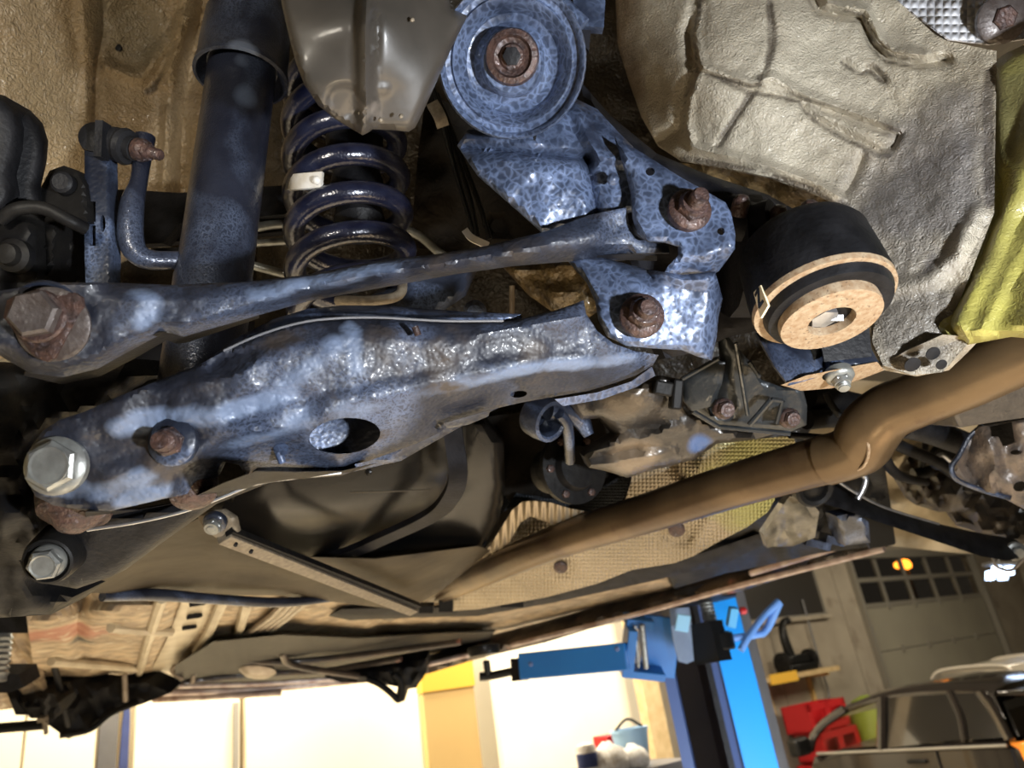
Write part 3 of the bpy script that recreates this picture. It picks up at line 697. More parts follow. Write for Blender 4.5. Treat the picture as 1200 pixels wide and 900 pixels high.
def pane(name, px, m_, both=True, th=.012, o=.0):
    for side_ in ((0, 1) if both else (0,)):
        P3 = []
        for x, y in px:
            b, l, z = onside(x, y, o); P3.append(KP(b, l if side_ == 0 else WID-l, z))
        obj(name, plate(P3, (A if side_ == 0 else -A)*th), m_, car, sharp=30)
pane('front_window', [(952, 880), (954, 863), (969, 847), (990, 832), (1008, 826), (1031, 821), (1031, 878)], glass)
pane('rear_side_window', [(1039, 818), (1108, 813), (1119, 830), (1129, 866), (1039, 877)], carglass)
pane('quarter_window', [(1117, 813), (1143, 812), (1164, 834), (1182, 864), (1135, 867)], carglass)
pillar([(1184, 868), (1166, 834), (1150, 812)], .04)
pane('rear_pillar_panel', [(1140, 811), (1164, 812), (1176, 838), (1188, 868), (1178, 868), (1160, 836)], carpaint, o=.005)
tb, tl, tz = onside(1166, 813); bb_, bl, bz_ = onside(1188, 868)
obj('rear_window', plate([KP(tb-.02, tl+.06, tz-.06), KP(bb_-.03, bl+.05, bz_+.02), KP(bb_-.03, WID-bl-.05, bz_+.02), KP(tb-.02, WID-tl-.06, tz-.06)], B*.02), carglass, car)
obj('roof_spoiler', plate([KP(tb+.05, tl+.03, tz+.02), KP(tb-.2, tl+.08, tz+.0), KP(tb-.2, WID-tl-.08, tz+.0), KP(tb+.05, WID-tl-.03, tz+.02)], -Z*.04), carpaint, car, bevel=.01)
obj('tailgate', plate([KP(rb_-.03, .1, BELT), KP(rb_-.11, .1, .8), KP(rb_-.11, WID-.1, .8), KP(rb_-.03, WID-.1, BELT)], -B*.02), carpaint, car, bevel=.005)
obj('waist_trim', [sweep([KP(fb_-.05, -.006, BELT-.03), KP(rb_+.05, -.004, BELT-.03)], .012, world=True, n=2)], frame_m, car)
lab(obj('tail_lamp', rbox(AC+.05, AC+.24, rb_-.09, rb_+.05, BELT-.15, BELT-.02), amber, car, bevel=.01), 'orange tail lamp')
obj('wing_mirror', rbox(AC-.2, AC+.0, fb_-.02, fb_+.1, BELT-.03, BELT+.12), blackp, car, bevel=.03)
for b in (fb_-.95, ): obj('door_handle', rbox(AC-.03, AC-.01, b-.08, b+.08, BELT-.13, BELT-.10), blackp, car, bevel=.008)
obj('door_gap', rbox(AC-.018, AC+.0, fb_-1.13, fb_-1.12, .5, BELT-.05), black, car)
for b in (fb_-.6, fb_-1.5): 
    for y in (.45, 1.2): obj('seat', [rbox(AC+y-.2, AC+y+.2, b-.1, b+.05, .7, BELT+.12), rbox(AC+y-.1, AC+y+.1, b-.08, b+.02, BELT+.14, BELT+.28)], blackp, car, bevel=.03)
for b in (fb_+.55, rb_+.45):
    for y, s_ in ((.0, -1), (WID, 1)):
        wc_ = KP(b, y, .33)
        wh = obj('wheel', lathe(wc_, A*s_, [(.2, -.15), (.32, -.14), (.33, -.1), (.33, -.01), (.31, .01), (.2, .02)], 28), black, car)
        obj('rim', lathe(wc_, A*s_, [(.05, .01), (.2, .015), (.19, .025), (.06, .03), (.03, .05)], 20), silver, wh)
# pale car behind
A2 = 8.35
def k2(x, y): return kz(x, y, A2)
f2, _ = k2(1072, 812); r2 = k2(1215, 790)[0]
c2 = thing('pale_car', RP(A2+.8, (f2+r2)/2, 0), 'pale car whose roof and roof rail show above the black car', 'car')
prof2 = [(f2+1.1, .4), (f2+1.1, .85), (f2+.2, 1.0)]+[k2(x, y) for x, y in ((1073, 815), (1083, 807), (1110, 799), (1160, 792), (1215, 787), (1250, 790))]
prof2 += [(prof2[-1][0]-.3, .95), (prof2[-1][0]-.3, .4)]
V = []; n = len(prof2)
for yy_ in (0, 1.6):
    for b, z in prof2: V.append(RP(A2+(yy_ if z < 1.1 else (.12 if yy_ == 0 else 1.48)), b, z))
_, _, tf, _, _, _ = delaunay_2d_cdt([Vector(q_) for q_ in prof2], [(i, (i+1) % n) for i in range(n)], [], 1, 1e-6)
Fc = [tuple(f) for f in tf]+[tuple(i+n for i in reversed(f)) for f in tf]+[(i, i+n, (i+1) % n+n, (i+1) % n) for i in range(n)]
obj('body', (np.array(V), Fc, None), silver, c2, sharp=30)
for yy_ in (.1, 1.4):
    pr = [k2(x, y) for x, y in ((1084, 808), (1090, 792), (1104, 786), (1140, 782), (1172, 782), (1186, 792))]
    obj('roof_rail', sweep([RP(A2+yy_, b, z) for b, z in pr], .02, world=True, n=4, seg=10), silver, c2)
sp = [k2(x, y) for x, y in ((1090, 796), (1100, 787), (1140, 782), (1172, 782), (1186, 793), (1140, 789), (1105, 792))]
obj('roof_box', plate([RP(A2+.14, b, z) for b, z in sp], A*1.2), silver, c2, bevel=.01)
for b in (f2+.4, r2-.0):
    for yy_ in (.02, 1.58): obj('wheel', lathe(RP(A2+yy_, b, .33), A, [(.2, -.08), (.32, -.07), (.33, 0), (.32, .06), (.1, .07)], 24), black, c2)
# ------------------------------------------------------------------ body shell over the suspension
wa = thing('wheel_arch', P(150, 150, .95), 'tan underseal coated wheel arch at the upper left', 'body panel')
ask = obj('arch_skin', sheet([(-90, -90), (350, -90), (350, 100), (346, 345), (240, 360), (60, 420), (-90, 420)],
    [(-90, -60, .74), (0, 120, .82), (110, 100, .93), (210, 60, .97), (330, 40, 1.02), (230, 330, 1.02), (0, 380, .95)], step=4.5, thick=.004,
    relief=[('ridge', [(100, -90), (97, 20), (105, 90), (100, 160)], 13, .008), ('edge', [(121, -40), (119, 40), (112, 80), (110, 150)], 10, .012),
            ('ridge', [(128, 78), (165, 92), (190, 60), (215, 20)], 12, .010), ('ridge', [(190, 100), (205, 60), (230, 10)], 8, .010), ('oval', 150, 42, 32, 40, 10, -.010),
            ('ridge', [(195, 130), (190, 230)], 10, .008), ('ridge', [(222, -20), (200, 120), (196, 260)], 14, .012), ('edge', [(250, -60), (215, 130), (212, 300)], 22, .02),
            ('noise', 60, .006), ('noise', 14, .0018)]), tan_seal, wa)
def on(ctrl, pl): f_ = depthfield(ctrl); return [(x, y, f_(x, y)) for x, y in pl]
AD = [(-90, -60, .74), (0, 120, .82), (110, 100, .93), (210, 60, .97), (330, 40, 1.02), (230, 330, 1.02), (0, 380, .95)]
stain(ask, [on(AD, q_) for q_ in ([(123, -60), (121, 20), (113, 70), (110, 110), (112, 150)], [(215, 20), (200, 70), (185, 98), (172, 108)], [(122, 80), (145, 88), (162, 92)], [(194, 130), (190, 200)])], .008)
obj('drain_hole', lathe(P(140, 57, .945), -F, [(.004, 0), (.0045, .004), (.003, .005)], 12), black, wa)
bf = thing('body_underside', P(600, 100, 1.1), 'dark underseal coated body above the rear suspension', 'body panel')
obj('floor_skin', sheet([(300, -90), (860, -90), (900, 250), (1000, 420), (940, 520), (700, 560), (560, 520), (300, 430)],
    [(300, -90, 1.0), (340, 300, 1.04), (860, -90, 1.05), (900, 400, 1.1), (600, 540, 1.25), (600, 200, 1.12)], step=12, thick=.004, relief=[('noise', 70, .03), ('noise', 25, .012)]), dark_seal, bf)
obj('strut_tower', sheet([(300, -90), (345, -90), (350, 60), (348, 200), (338, 330), (300, 345), (305, 150), (325, 60)], [(300, 0, .9), (345, 0, .86), (320, 330, .95)], step=8, thick=.02, relief=[('noise', 30, .02)]), dark_seal, bf)
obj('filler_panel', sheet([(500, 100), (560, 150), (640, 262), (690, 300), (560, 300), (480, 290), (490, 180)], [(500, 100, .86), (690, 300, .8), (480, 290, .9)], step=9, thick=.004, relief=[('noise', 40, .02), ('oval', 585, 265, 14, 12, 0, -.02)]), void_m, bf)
obj('spring_seat', sheet([(478, 312), (545, 305), (560, 312), (545, 345), (505, 372), (440, 372), (430, 350)], [(470, 300, .68), (570, 300, .7), (470, 372, .66)], step=7, thick=.01, roll=(12, .012)), steel_mid, bf)
cp = thing('underbody_hatch', P(650, 330, .8), 'brown coated hump seen between the two control arms near the brackets', 'body panel')
obj('hump', sheet([(590, 312), (670, 306), (700, 330), (715, 355), (690, 372), (650, 366), (620, 345)], [(590, 312, .78), (700, 330, .72), (650, 372, .76)], step=6, thick=.01, roll=(10, .01), relief=[('noise', 16, .012)]), insul, cp)
tag(obj('brake_rod', sweep([(600, 335, .8), (600, 368, .8)], .003, n=2), pipe_m), 'thin bright upright rod seen between the two control arms', 'rod')
tag(obj('ball_stud', lathe(P(557, 363, .76), ax(0, -.3, -1), [(.004, 0), (.011, .004), (.012, .01), (.008, .017), (.002, .019)], 16), steel), 'round blue-tinted stud head left of the thin upright rod', 'stud')

# beige floor on the right
bp = thing('rear_floor_panel', P(950, 150, .7), 'beige underseal coated floor panel at the upper right', 'body panel')
bo = [(712, -90), (722, 0), (724, 50), (738, 95), (752, 135), (772, 170), (800, 188), (850, 196), (905, 208), (950, 224), (985, 240), (1000, 262), (1030, 330), (1022, 400), (1035, 428), (1070, 440), (1105, 436), (1135, 402),
      (1120, 365), (1165, 250), (1168, 60), (1110, 48), (1095, 40), (1040, -10), (1030, -90)]
bsk = obj('panel_skin', sheet(bo, [(720, 0, .84), (745, 110, .83), (790, 60, .735), (800, 180, .74), (820, 100, .70), (1000, 60, .68), (1000, 230, .645), (1100, 300, .57), (1030, 420, .58), (1135, 400, .55), (1165, 90, .6), (1000, -80, .72), (850, -80, .74)],
    step=4, thick=.004, relief=[
     ('edge', [(812, -90), (818, 10), (808, 40), (815, 80), (802, 110), (798, 150), (770, 168)], 16, .016), ('ridge', [(820, 5), (814, 40), (822, 80), (808, 112), (804, 150), (812, 172), (850, 182), (905, 196), (955, 214), (985, 232)], 9, .010),
     ('ridge', [(818, 78), (880, 98), (905, 90), (945, 112), (1052, 150)], 7, .006), ('edge', [(822, 84), (880, 104), (943, 118), (1048, 156)], 7, .006),
     ('edge', [(942, 125), (958, 140), (1030, 176), (1045, 172), (1053, 158)], 8, .009), ('edge', [(902, 5), (905, 50), (890, 95), (840, 172)], 8, .004),
     ('edge', [(945, -20), (960, 12), (1010, 22), (1022, 50), (1040, 68), (1075, 75), (1110, 70)], 10, .013), ('ridge', [(955, -30), (972, 4), (1015, 12), (1030, 45), (1048, 60), (1085, 64)], 9, .010),
     ('edge', [(990, 72), (1008, 84), (1020, 80), (1036, 94)], 6, .006), ('edge', [(1010, 185), (1000, 210), (985, 235)], 10, .007),
     ('ridge', [(1145, 250), (1120, 300), (1090, 330), (1040, 340)], 16, .008), ('noise', 45, .006), ('noise', 11, .0016)]), beige_seal, bp)
BD = [(720, 0, .84), (745, 110, .83), (790, 60, .735), (800, 180, .74), (820, 100, .70), (1000, 60, .68), (1000, 230, .645), (1100, 300, .57), (1030, 420, .58), (1135, 400, .55), (1165, 90, .6), (1000, -80, .72), (850, -80, .74)]
stain(bsk, [on(BD, q_) for q_ in ([(814, -60), (818, 10), (808, 40), (815, 80), (802, 110), (797, 150), (770, 166)], [(822, 82), (880, 104), (943, 118), (1048, 156)], [(942, 125), (958, 140), (1030, 178), (1045, 174), (1054, 158)], [(945, -20), (960, 12), (1010, 22), (1022, 50), (1040, 68), (1075, 75), (1110, 70)], [(990, 72), (1008, 84), (1020, 80), (1036, 94)], [(902, 5), (905, 50), (890, 95), (840, 172)], [(1012, 182), (1000, 212)], [(800, 186), (850, 194), (905, 206), (950, 222), (985, 238), (1000, 258)], [(1092, 300), (1080, 330), (1040, 345)], [(1160, 80), (1158, 150), (1160, 240)])], .0075)
lab(obj('cavity_insulation', sheet([(790, 190), (850, 196), (905, 206), (955, 222), (1000, 245), (1008, 300), (940, 262), (880, 250), (820, 225)], [(800, 190, .80), (1000, 250, .70), (900, 250, .78)], step=6, thick=.004, relief=[('noise', 9, .008), ('noise', 30, .02)]), insul, bp), 'gold wrinkled lining under the lip')
tag(obj('rear_foil_shield', sheet([(1030, -90), (1290, -90), (1290, 40), (1205, 45), (1160, 52), (1112, 46), (1085, 26), (1050, 0)], [(1030, -90, .74), (1290, -90, .7), (1112, 50, .66), (1290, 40, .64)], step=7, thick=.002, relief=[('noise', 30, .008)]), foil_w),
    'white dimpled foil heat shield in the top right corner', 'heat shield')
lab(obj('brown_seam', sweep([(1040, -8, .70), (1075, 25, .69), (1108, 50, .67)], .004, prof=FLAT), bar_m, bp), 'brown edge strip')
bolt(P(1174, 22, .645), ax(-.1, -.3, -1), bp, .021, .010, .008, 0, 0, rust, rust_grey)
rl_ = thing('chassis_rail', P(1170, 280, .58), 'yellow-green painted chassis rail at the right edge', 'chassis rail')
obj('rail_web', sheet([(1162, 75), (1180, 62), (1290, 10), (1290, 400), (1200, 392), (1135, 404), (1108, 386), (1122, 350), (1150, 290), (1165, 250), (1158, 180)],
    [(1162, 75, .6), (1290, 10, .56), (1290, 390, .46), (1110, 390, .55), (1160, 250, .575)], step=7, thick=.02, roll=(14, .02), relief=[('edge', [(1155, 60), (1156, 130), (1166, 235)], 9, .012), ('ridge', [(1120, 375), (1160, 290), (1215, 170), (1260, 60)], 30, .010), ('ridge', [(1150, 385), (1200, 280), (1260, 160)], 14, .005), ('noise', 30, .004)]), green_seal, rl_)
hl_ = [ell(1093, 414, 7, 3.4, -10, 12), ell(1069, 427, 8, 4, -8, 12), ell(1103, 427, 5, 2.6, -8, 12)]
obj('rail_flange', sheet([(1028, 432), (1060, 412), (1105, 392), (1150, 396), (1135, 412), (1112, 434), (1075, 441)], [(1028, 432, .585), (1105, 392, .545), (1112, 434, .60)], holes=hl_, step=6, thick=.003), beige_seal, rl_)
for x, y, r_ in ((1093, 414, .0052), (1069, 427, .006), (1103, 427, .004)): obj('flange_hole', lathe(P(x, y, .543 if x > 1080 else .555), ax(0, -.55, -1), [(r_*.6, -.0004), (r_, 0), (r_, .0006), (r_*.6, .0008)], 16), black, rl_)  # black discs added so the holes look dark

# ------------------------------------------------------------------ subframe
sf = thing('rear_subframe', P(800, 250, .62), 'blue-grey waxed subframe that carries the arms beside the bushing', 'subframe')
obj('crossmember', sheet([(680, 95), (715, 135), (770, 180), (830, 205), (900, 228), (960, 262), (960, 370), (900, 385), (850, 396), (820, 412), (780, 420), (740, 330), (700, 200)], [(680, 95, .64), (830, 200, .62), (960, 300, .66), (770, 430, .62)], step=9, thick=.04, roll=(16, .02), relief=[('noise', 40, .01)]), steel_dark, sf)
obj('gusset_plate', sheet([(536, 170), (548, 152), (590, 150), (640, 138), (676, 116), (700, 128), (722, 152), (742, 172), (752, 205), (752, 245), (700, 256), (636, 272), (600, 240), (560, 205)],
    [(540, 165, .545), (676, 120, .55), (752, 205, .535), (636, 272, .53), (620, 185, .525)], step=6, thick=.004, roll=(5, .004), relief=[('edge', [(540, 172), (600, 178), (690, 186)], 12, .012), ('noise', 18, .003), ('ridge', [(676, 130), (700, 180), (742, 190)], 14, .008), ('edge', [(688, 190), (700, 252)], 8, .010)]), steel, sf)
obj('gusset_rivet', lathe(P(718, 211, .522), ax(0, 0, -1), [(.004, 0), (.0045, .002), (.003, .004), (.001, .005)], 12), steel, sf)
def cutline(): return obj('gusset_slot', sweep([(626, 165, .53), (628, 152, .53), (634, 144, .53)], .0012, seg=6), black, sf)
cutline()
mb = thing('upper_arm_bracket', P(800, 250, .5), 'upper stamped bracket holding the nut of the upper control arm', 'bracket')
obj('bracket_plate', sheet([(721, 160), (738, 170), (770, 190), (800, 209), (824, 222), (850, 237), (857, 250), (862, 276), (861, 292), (852, 305), (842, 318), (828, 323), (776, 325), (783, 312), (796, 298), (796, 288), (780, 283), (760, 282), (748, 272), (742, 255), (740, 225), (733, 198)],
    [(721, 160, .52), (850, 237, .505), (862, 290, .495), (745, 260, .51)], holes=[ell(762, 201, 5.5, 5, 0, 10), ell(845, 271, 4.5, 4.5, 0, 10)], step=5, thick=.004, roll=(6, .003), relief=[('edge', [(776, 330), (800, 322), (828, 324), (850, 312)], 26, .022, 1.6), ('edge', [(740, 280), (736, 200)], 7, .003), ('noise', 20, .002)]), steel, mb)
bolt(P(808, 246, .503), ax(.12, .22, -1), mb, .0150, .0108, .010, .0062, .013, rust, rust)
lb = thing('lower_arm_bracket', P(770, 360, .5), 'lower stamped bracket holding the nut of the lower control arm', 'bracket')
obj('bracket_plate', sheet([(664, 303), (700, 300), (760, 316), (800, 322), (838, 318), (843, 335), (847, 350), (842, 372), (840, 395), (834, 422), (820, 418), (800, 410), (765, 408), (735, 405), (712, 394), (702, 375), (698, 352), (688, 330)],
    [(664, 303, .53), (838, 318, .505), (834, 422, .52), (702, 380, .51)], step=5, thick=.004, roll=(6, .004), relief=[('ridge', [(770, 318), (800, 328), (845, 326)], 12, .006), ('edge', [(847, 330), (838, 425)], 16, .012), ('edge', [(700, 300), (760, 316)], 20, .008), ('noise', 20, .002)]), steel, lb)
bolt(P(752, 370, .502), ax(.05, .18, -1), lb, .0152, .0110, .011, .0066, .010, rust, rust)
bx = thing('subframe_bolt_row', P(890, 240, .6), 'row of rusty bolt heads on a ribbed strip left of the rubber mount', 'bolt row')
obj('ribbed_strip', [sweep([(850, 250, .58), (880, 262, .57), (905, 258, .56)], .016, n=6), sweep([(855, 300, .60), (880, 300, .6)], .05)], steel_dark, bx)
for x, y in ((868, 240), (912, 252), (948, 246)): obj('bolt_head', lathe(P(x, y, .555), ax(.1, .8, -.5), [(.0065, -.008), (.0065, .003), (.004, .007), (.001, .008)], 14), rust, bx)

# large bushing of the subframe
bc_ = P(600, 72, .50); bax = ax(-.03, -.33, -1)
bs = thing('subframe_bushing', bc_, 'large round waxed bushing with a recessed rusty centre bolt, top middle', 'bushing')
obj('outer_sleeve', lathe(bc_, bax, [(.040, -.075), (.047, -.07), (.0475, -.012), (.0495, -.008), (.0502, 0), (.0488, .003), (.0470, .0015), (.0455, -.0035), (.042, -.0045), (.0405, -.002), (.038, -.0045), (.036, -.009), (.032, -.016), (.027, -.018), (.0225, -.015), (.0215, -.006), (.0195, -.003), (.015, -.003), (.01, -.006)], 64), steel, bs)
cb_ = obj('centre_bolt', lathe(bc_+bax*-.003+U*.003, bax, [(.018, -.004), (.0185, .002), (.0172, .0065), (.0135, .0075), (.0120, .0045), (.0090, .0035), (.0075, .0060), (.004, .0065)], 36), rust, bs)
obj('torx_recess', lathe(bc_+bax*.006+U*.003, bax, [(.0062, -.004), (.0062, .0005), (.003, .001)], 6), black, cb_)
obj('sleeve_collar', [sweep([(560, 10, .55), (600, -8, .55), (650, 0, .55), (684, 30, .55)], .006), sweep([(690, 0, .56), (688, 35, .56)], .012, prof=SQ)], steel, bs)
obj('bushing_bracket', sheet([(640, -60), (700, -60), (693, 30), (690, 60), (676, 40), (655, 5)], [(640, -60, .56), (700, -60, .56), (690, 60, .56)], holes=[ell(673, 0, 9, 14, 20, 12)], step=7, thick=.008), steel_dark, bs)

# brake line and clip left of the bushing
hz = thing('brake_cable', P(540, 180, .66), 'thin black cables with beige clips hanging left of the round bushing', 'cable')
for pp in ([(505, 95, .68), (520, 140, .67), (535, 185, .66), (550, 230, .65), (560, 278, .65)], [(512, 110, .68), (528, 150, .67), (545, 195, .66), (562, 240, .65), (574, 280, .65)], [(518, 140, .66), (528, 180, .66), (556, 275, .66)]):
    obj('cable_strand', sweep(pp, .0022, seg=8), blackp, hz)
lab(obj('cable_clip', sweep([(507, 122, .66), (515, 136, .655), (519, 148, .66)], .0055, prof=SQ), bar_m, hz), 'tan clip')
lab(obj('cable_clip', sweep([(545, 270, .645), (553, 279, .64), (572, 288, .64)], .003, prof=SQ), white_m, hz), 'off-white clip')

# ------------------------------------------------------------------ damper
sa = thing('shock_absorber', P(250, 340, .58), 'dark thick-walled shock absorber tube standing left of the coil spring', 'shock absorber')
q0, q1 = P(303, -60, .70), P(229, 490, .570); axd = nrm(q1-q0); Ls = np.linalg.norm(q1-q0)
def dq(y):   # point on damper axis at pixel row y
    best = min(np.linspace(-.1, 1.1, 400), key=lambda t: abs((450-FOC*((q0+(q1-q0)*t-CAM)@U)/((q0+(q1-q0)*t-CAM)@F))-y)); return q0+(q1-q0)*best
obj('damper_tube', lathe(dq(60), axd, [(.028, 0), (.029, .004), (.0292, np.linalg.norm(dq(320)-dq(60))), (.0305, np.linalg.norm(dq(330)-dq(60))), (.0305, np.linalg.norm(dq(485)-dq(60)))], 48), damper_m, sa)
t1 = dq(-70); L1 = np.linalg.norm(dq(92)-t1)
obj('dust_sleeve', lathe(t1, axd, [(.033, 0), (.034, L1-.062), (.037, L1-.060), (.0385, L1-.03), (.0385, L1-.008), (.0400, L1-.006), (.0405, L1), (.0375, L1+.001), (.036, L1-.004), (.030, L1-.01)], 48), damper_m, sa)

# ------------------------------------------------------------------ coil spring
sc_ = P(408, 232, .73); up = nrm(Z*.98+U*.2)
xx = nrm(np.cross(up, F)); yy = np.cross(up, xx); pts = []
turns = 6.2; pitch = .0415
for k in range(int(turns*20)+1):
    t = k/20-turns/2+.1; rr = .0525*(1 if abs(t) < 2.4 else 1-.05*(abs(t)-2.4))
    pts.append(sc_+up*(t*pitch)+rr*(cos(2*pi*t)*xx+sin(2*pi*t)*yy))
cs = thing('coil_spring', sc_-up*.13, 'dark blue-black coil spring between the grey guard and the upper arm', 'spring')
obj('coil', sweep(pts, .0104, seg=14, n=2, world=True), spring_m, cs)
lab(obj('paper_tag', [sweep([(341, 214, .69), (352, 213, .675), (378, 211, .668)], .0075, prof=FLAT), lathe(P(371, 211, .665), ax(0, 0, -1), [(.002, -.002), (.004, 0), (.003, .002), (.001, .003)], 10)], white_m, cs), 'white wrinkled paper tag')
obj('upper_seat', lathe(P(425, 110, .78), up, [(.02, -.012), (.05, -.010), (.058, 0), (.058, .02), (.03, .03)], 32), steel_dark, cs)
lab(obj('lower_pad', sweep([(395, 352, .66), (440, 352, .645), (468, 345, .65), (472, 325, .67)], .0045, n=6), bar_m, cs), 'tan rubber pad')
bs2 = thing('bump_stop', P(420, 195, .78), 'ribbed bump stop standing inside the coil spring', 'bump stop')
obj('stop_body', lathe(P(420, 240, .76), up, [(.02, -.03), (.026, -.02), (.022, 0), (.028, .02), (.024, .04), (.03, .06), (.03, .1)], 24), black, bs2)

# guard in front of the spring top
sg = thing('stone_guard', P(440, 60, .46), 'dusty grey-brown pointed plastic stone guard hanging at the top', 'guard')
go = [(322, -90), (330, 5), (338, 40), (347, 75), (357, 100), (372, 122), (392, 138), (412, 150), (424, 157), (432, 153), (436, 150), (458, 151), (478, 153), (486, 148), (496, 128), (512, 92), (530, 52), (547, 18), (528, 10), (526, -6), (545, -10), (560, -90)]
obj('guard_skin', sheet(go, [(322, -60, .46), (430, 150, .475), (550, -60, .50), (430, 20, .44)], step=5, thick=.0025, roll=(9, .006), relief=[('ridge', [(436, -90), (428, 40), (430, 150)], 16, .010), ('edge', [(440, 20), (434, 152)], 9, .004), ('oval', 450, 105, 8, 6, 0, .001), ('noise', 50, .002), ('oval', 405, 120, 22, 20, 20, -.003)]), shield_m, sg)
for x, y in ((448, 102), (446, 140), (470, 136), (483, 23), (422, 132)):
    obj('mud_speck', lathe(P(x, y, .452 if y < 60 else .466), -F, [(.0016, 0), (.0012, .0006), (.0004, .001)], 7), bar_m, sg)

# ------------------------------------------------------------------ upper control arm
ua = thing('upper_control_arm', P(50, 370, .43), 'long waxed upper control arm crossing in front of damper and spring', 'control arm')
uo = [(-60, 352), (0, 341), (60, 331), (130, 331), (200, 334), (290, 330), (360, 322), (450, 304), (510, 298), (570, 288), (640, 271), (690, 252), (734, 243), (737, 262), (745, 276), (760, 284), (783, 287), (785, 296), (735, 297), (733, 303), (700, 306), (660, 306), (600, 311), (530, 321), (470, 332), (420, 341), (360, 352), (300, 369), (240, 386), (212, 394), (200, 390), (188, 390), (150, 410), (110, 432), (70, 442), (35, 437), (5, 420), (-30, 395), (-60, 380)]
DU = [(0, 380, .42), (200, 365, .447), (450, 318, .482), (640, 288, .505), (785, 290, .53), (735, 245, .52)]
ule = [(0, 418), (35, 437), (70, 442), (110, 432), (150, 410), (190, 390), (212, 394), (300, 369), (360, 352), (470, 332), (600, 311), (735, 300)]
utp = [(130, 331), (200, 334), (290, 330), (360, 322), (450, 304), (570, 288), (690, 250)]
ush = obj('arm_shell', sheet(uo, DU, step=5.5, thick=.004, roll=(4, .002), holes=[ell(52, 374, 40, 41, 0, 26)], relief=[('edge', ule, 15, .016, 1.3), ('edge', utp, 20, .010), ('ridge', [(380, 333), (450, 318), (600, 294), (700, 276)], 20, .006), ('ridge', [(340, 328), (430, 314)], 22, .004),
    ('edge', [(728, 262), (700, 291), (690, 299)], 6, .002), ('edge', [(640, 300), (735, 296)], 5, .003), ('noise', 28, .003), ('noise', 9, .0008)]), steel_arm, ua)
stain(ush, [[(160, 336, .44), (178, 352, .44), (168, 380, .44)], [(340, 330, .465), (420, 316, .475), (455, 308, .482)], [(300, 340, .46), (330, 335, .465)]], .012)
obj('lower_flange', sheet([(30, 434), (70, 440), (110, 429), (150, 407), (188, 388), (200, 389), (212, 392), (300, 366), (300, 372), (214, 401), (204, 402), (192, 397), (154, 419), (112, 441), (70, 450), (28, 440)], [(30, 436, .447), (200, 394, .475), (300, 368, .49)], step=5, thick=.006), steel_dark, ua)
obj('fork_lip', sheet([(690, 300), (735, 297), (770, 300), (770, 305), (735, 304), (700, 309)], [(690, 300, .53), (770, 300, .535), (735, 309, .54)], step=6, thick=.003), steel_dark, ua)
# eye: bush ring, eccentric washer with folded corner, hex head
ec = P(52, 374, .428); eax = ax(.05, -.08, -1)
obj('bush', lathe(ec, eax, [(.0215, -.03), (.0215, -.012), (.0205, -.003), (.0185, -.001), (.0165, -.004), (.014, -.005), (.004, -.005)], 40), black_oil, ua)
obj('bush_rim', lathe(ec, eax, [(.0205, -.016), (.0225, -.001), (.0212, .0012), (.0196, .0002), (.018, -.012)], 44), steel_mid, ua)
obj('round_washer', lathe(P(62, 380, .4215), eax, [(.021, -.001), (.0212, .001), (.0195, .0022), (.006, .0024)], 36), rust_grey, ua)
tri = [(8, 352), (18, 346), (88, 343), (95, 348), (97, 360), (64, 420), (55, 424), (40, 418), (4, 372)]
obj('eccentric_washer', sheet(tri, .418, step=6, thick=.003, roll=(4, .001), relief=[('noise', 12, .001)]), rust, ua)
ub = obj('bolt', lathe(P(46, 370, .417), ax(.12, .1, -1), [(.0135, -.002), (.0136, .008), (.0118, .0098), (.004, .0094)], 6, .2), rust_grey, ua, 25)
obj('bolt_flange', lathe(P(46, 371, .417), ax(.12, .1, -1), [(.0150, -.002), (.0152, .0012), (.014, .0026), (.008, .003)], 28), rust, ub)

# ------------------------------------------------------------------ lower control arm
la = thing('lower_control_arm', P(65, 545, .44), 'broad waxed lower control arm with an oval opening, largest part in the middle', 'control arm')
lo_ = [(36, 572), (33, 548), (37, 522), (50, 505), (70, 492), (100, 482), (140, 464), (190, 444), (232, 428), (262, 412), (292, 398), (330, 385), (370, 376), (410, 373), (470, 374), (520, 376), (560, 378), (600, 376), (650, 364), (684, 352), (687, 368), (700, 388), (718, 402), (742, 411), (772, 416), (765, 428), (745, 440), (720, 449), (690, 458), (655, 464), (610, 472), (575, 480), (548, 488), (530, 494), (515, 507), (490, 519), (460, 530), (430, 541), (400, 547), (355, 548), (325, 547), (300, 548), (288, 558), (280, 545), (262, 541), (255, 556), (240, 572), (215, 580), (190, 585), (160, 592), (130, 599), (95, 598), (62, 592), (42, 582)]
DL = [(50, 545, .425), (200, 515, .437), (330, 460, .452), (470, 430, .475), (620, 410, .497), (765, 425, .52), (400, 545, .475), (520, 490, .49)]
lle = [(240, 574), (288, 552), (325, 550), (400, 550), (430, 543), (490, 520), (530, 494), (610, 472), (690, 458), (760, 436)]
lte = [(190, 440), (262, 409), (330, 382), (410, 370), (560, 375), (684, 350)]
lsh = obj('arm_shell', sheet(lo_, DL, step=5.5, thick=.0045, roll=(4, .0025),
    holes=[ell(403, 511, 43, 21, -6, 26), ell(608, 462, 10, 4, -6, 12), ell(516, 499, 7, 4, -10, 10)],
    relief=[('edge', lle, 46, .030, 1.5), ('edge', lte, 26, .012), ('dome', 420, 445, 230, 62, -10, .010), ('ridge', [(130, 560), (230, 530), (300, 500), (420, 470), (500, 452), (600, 432), (740, 425)], 22, .0045), ('oval', 320, 478, 55, 20, -8, -.004), ('oval', 403, 511, 52, 29, -6, .003),
            ('oval', 270, 425, 34, 12, -22, -.006), ('edge', [(560, 392), (684, 370)], 14, -.004), ('noise', 32, .003), ('noise', 8, .0008)]), steel_arm, la)
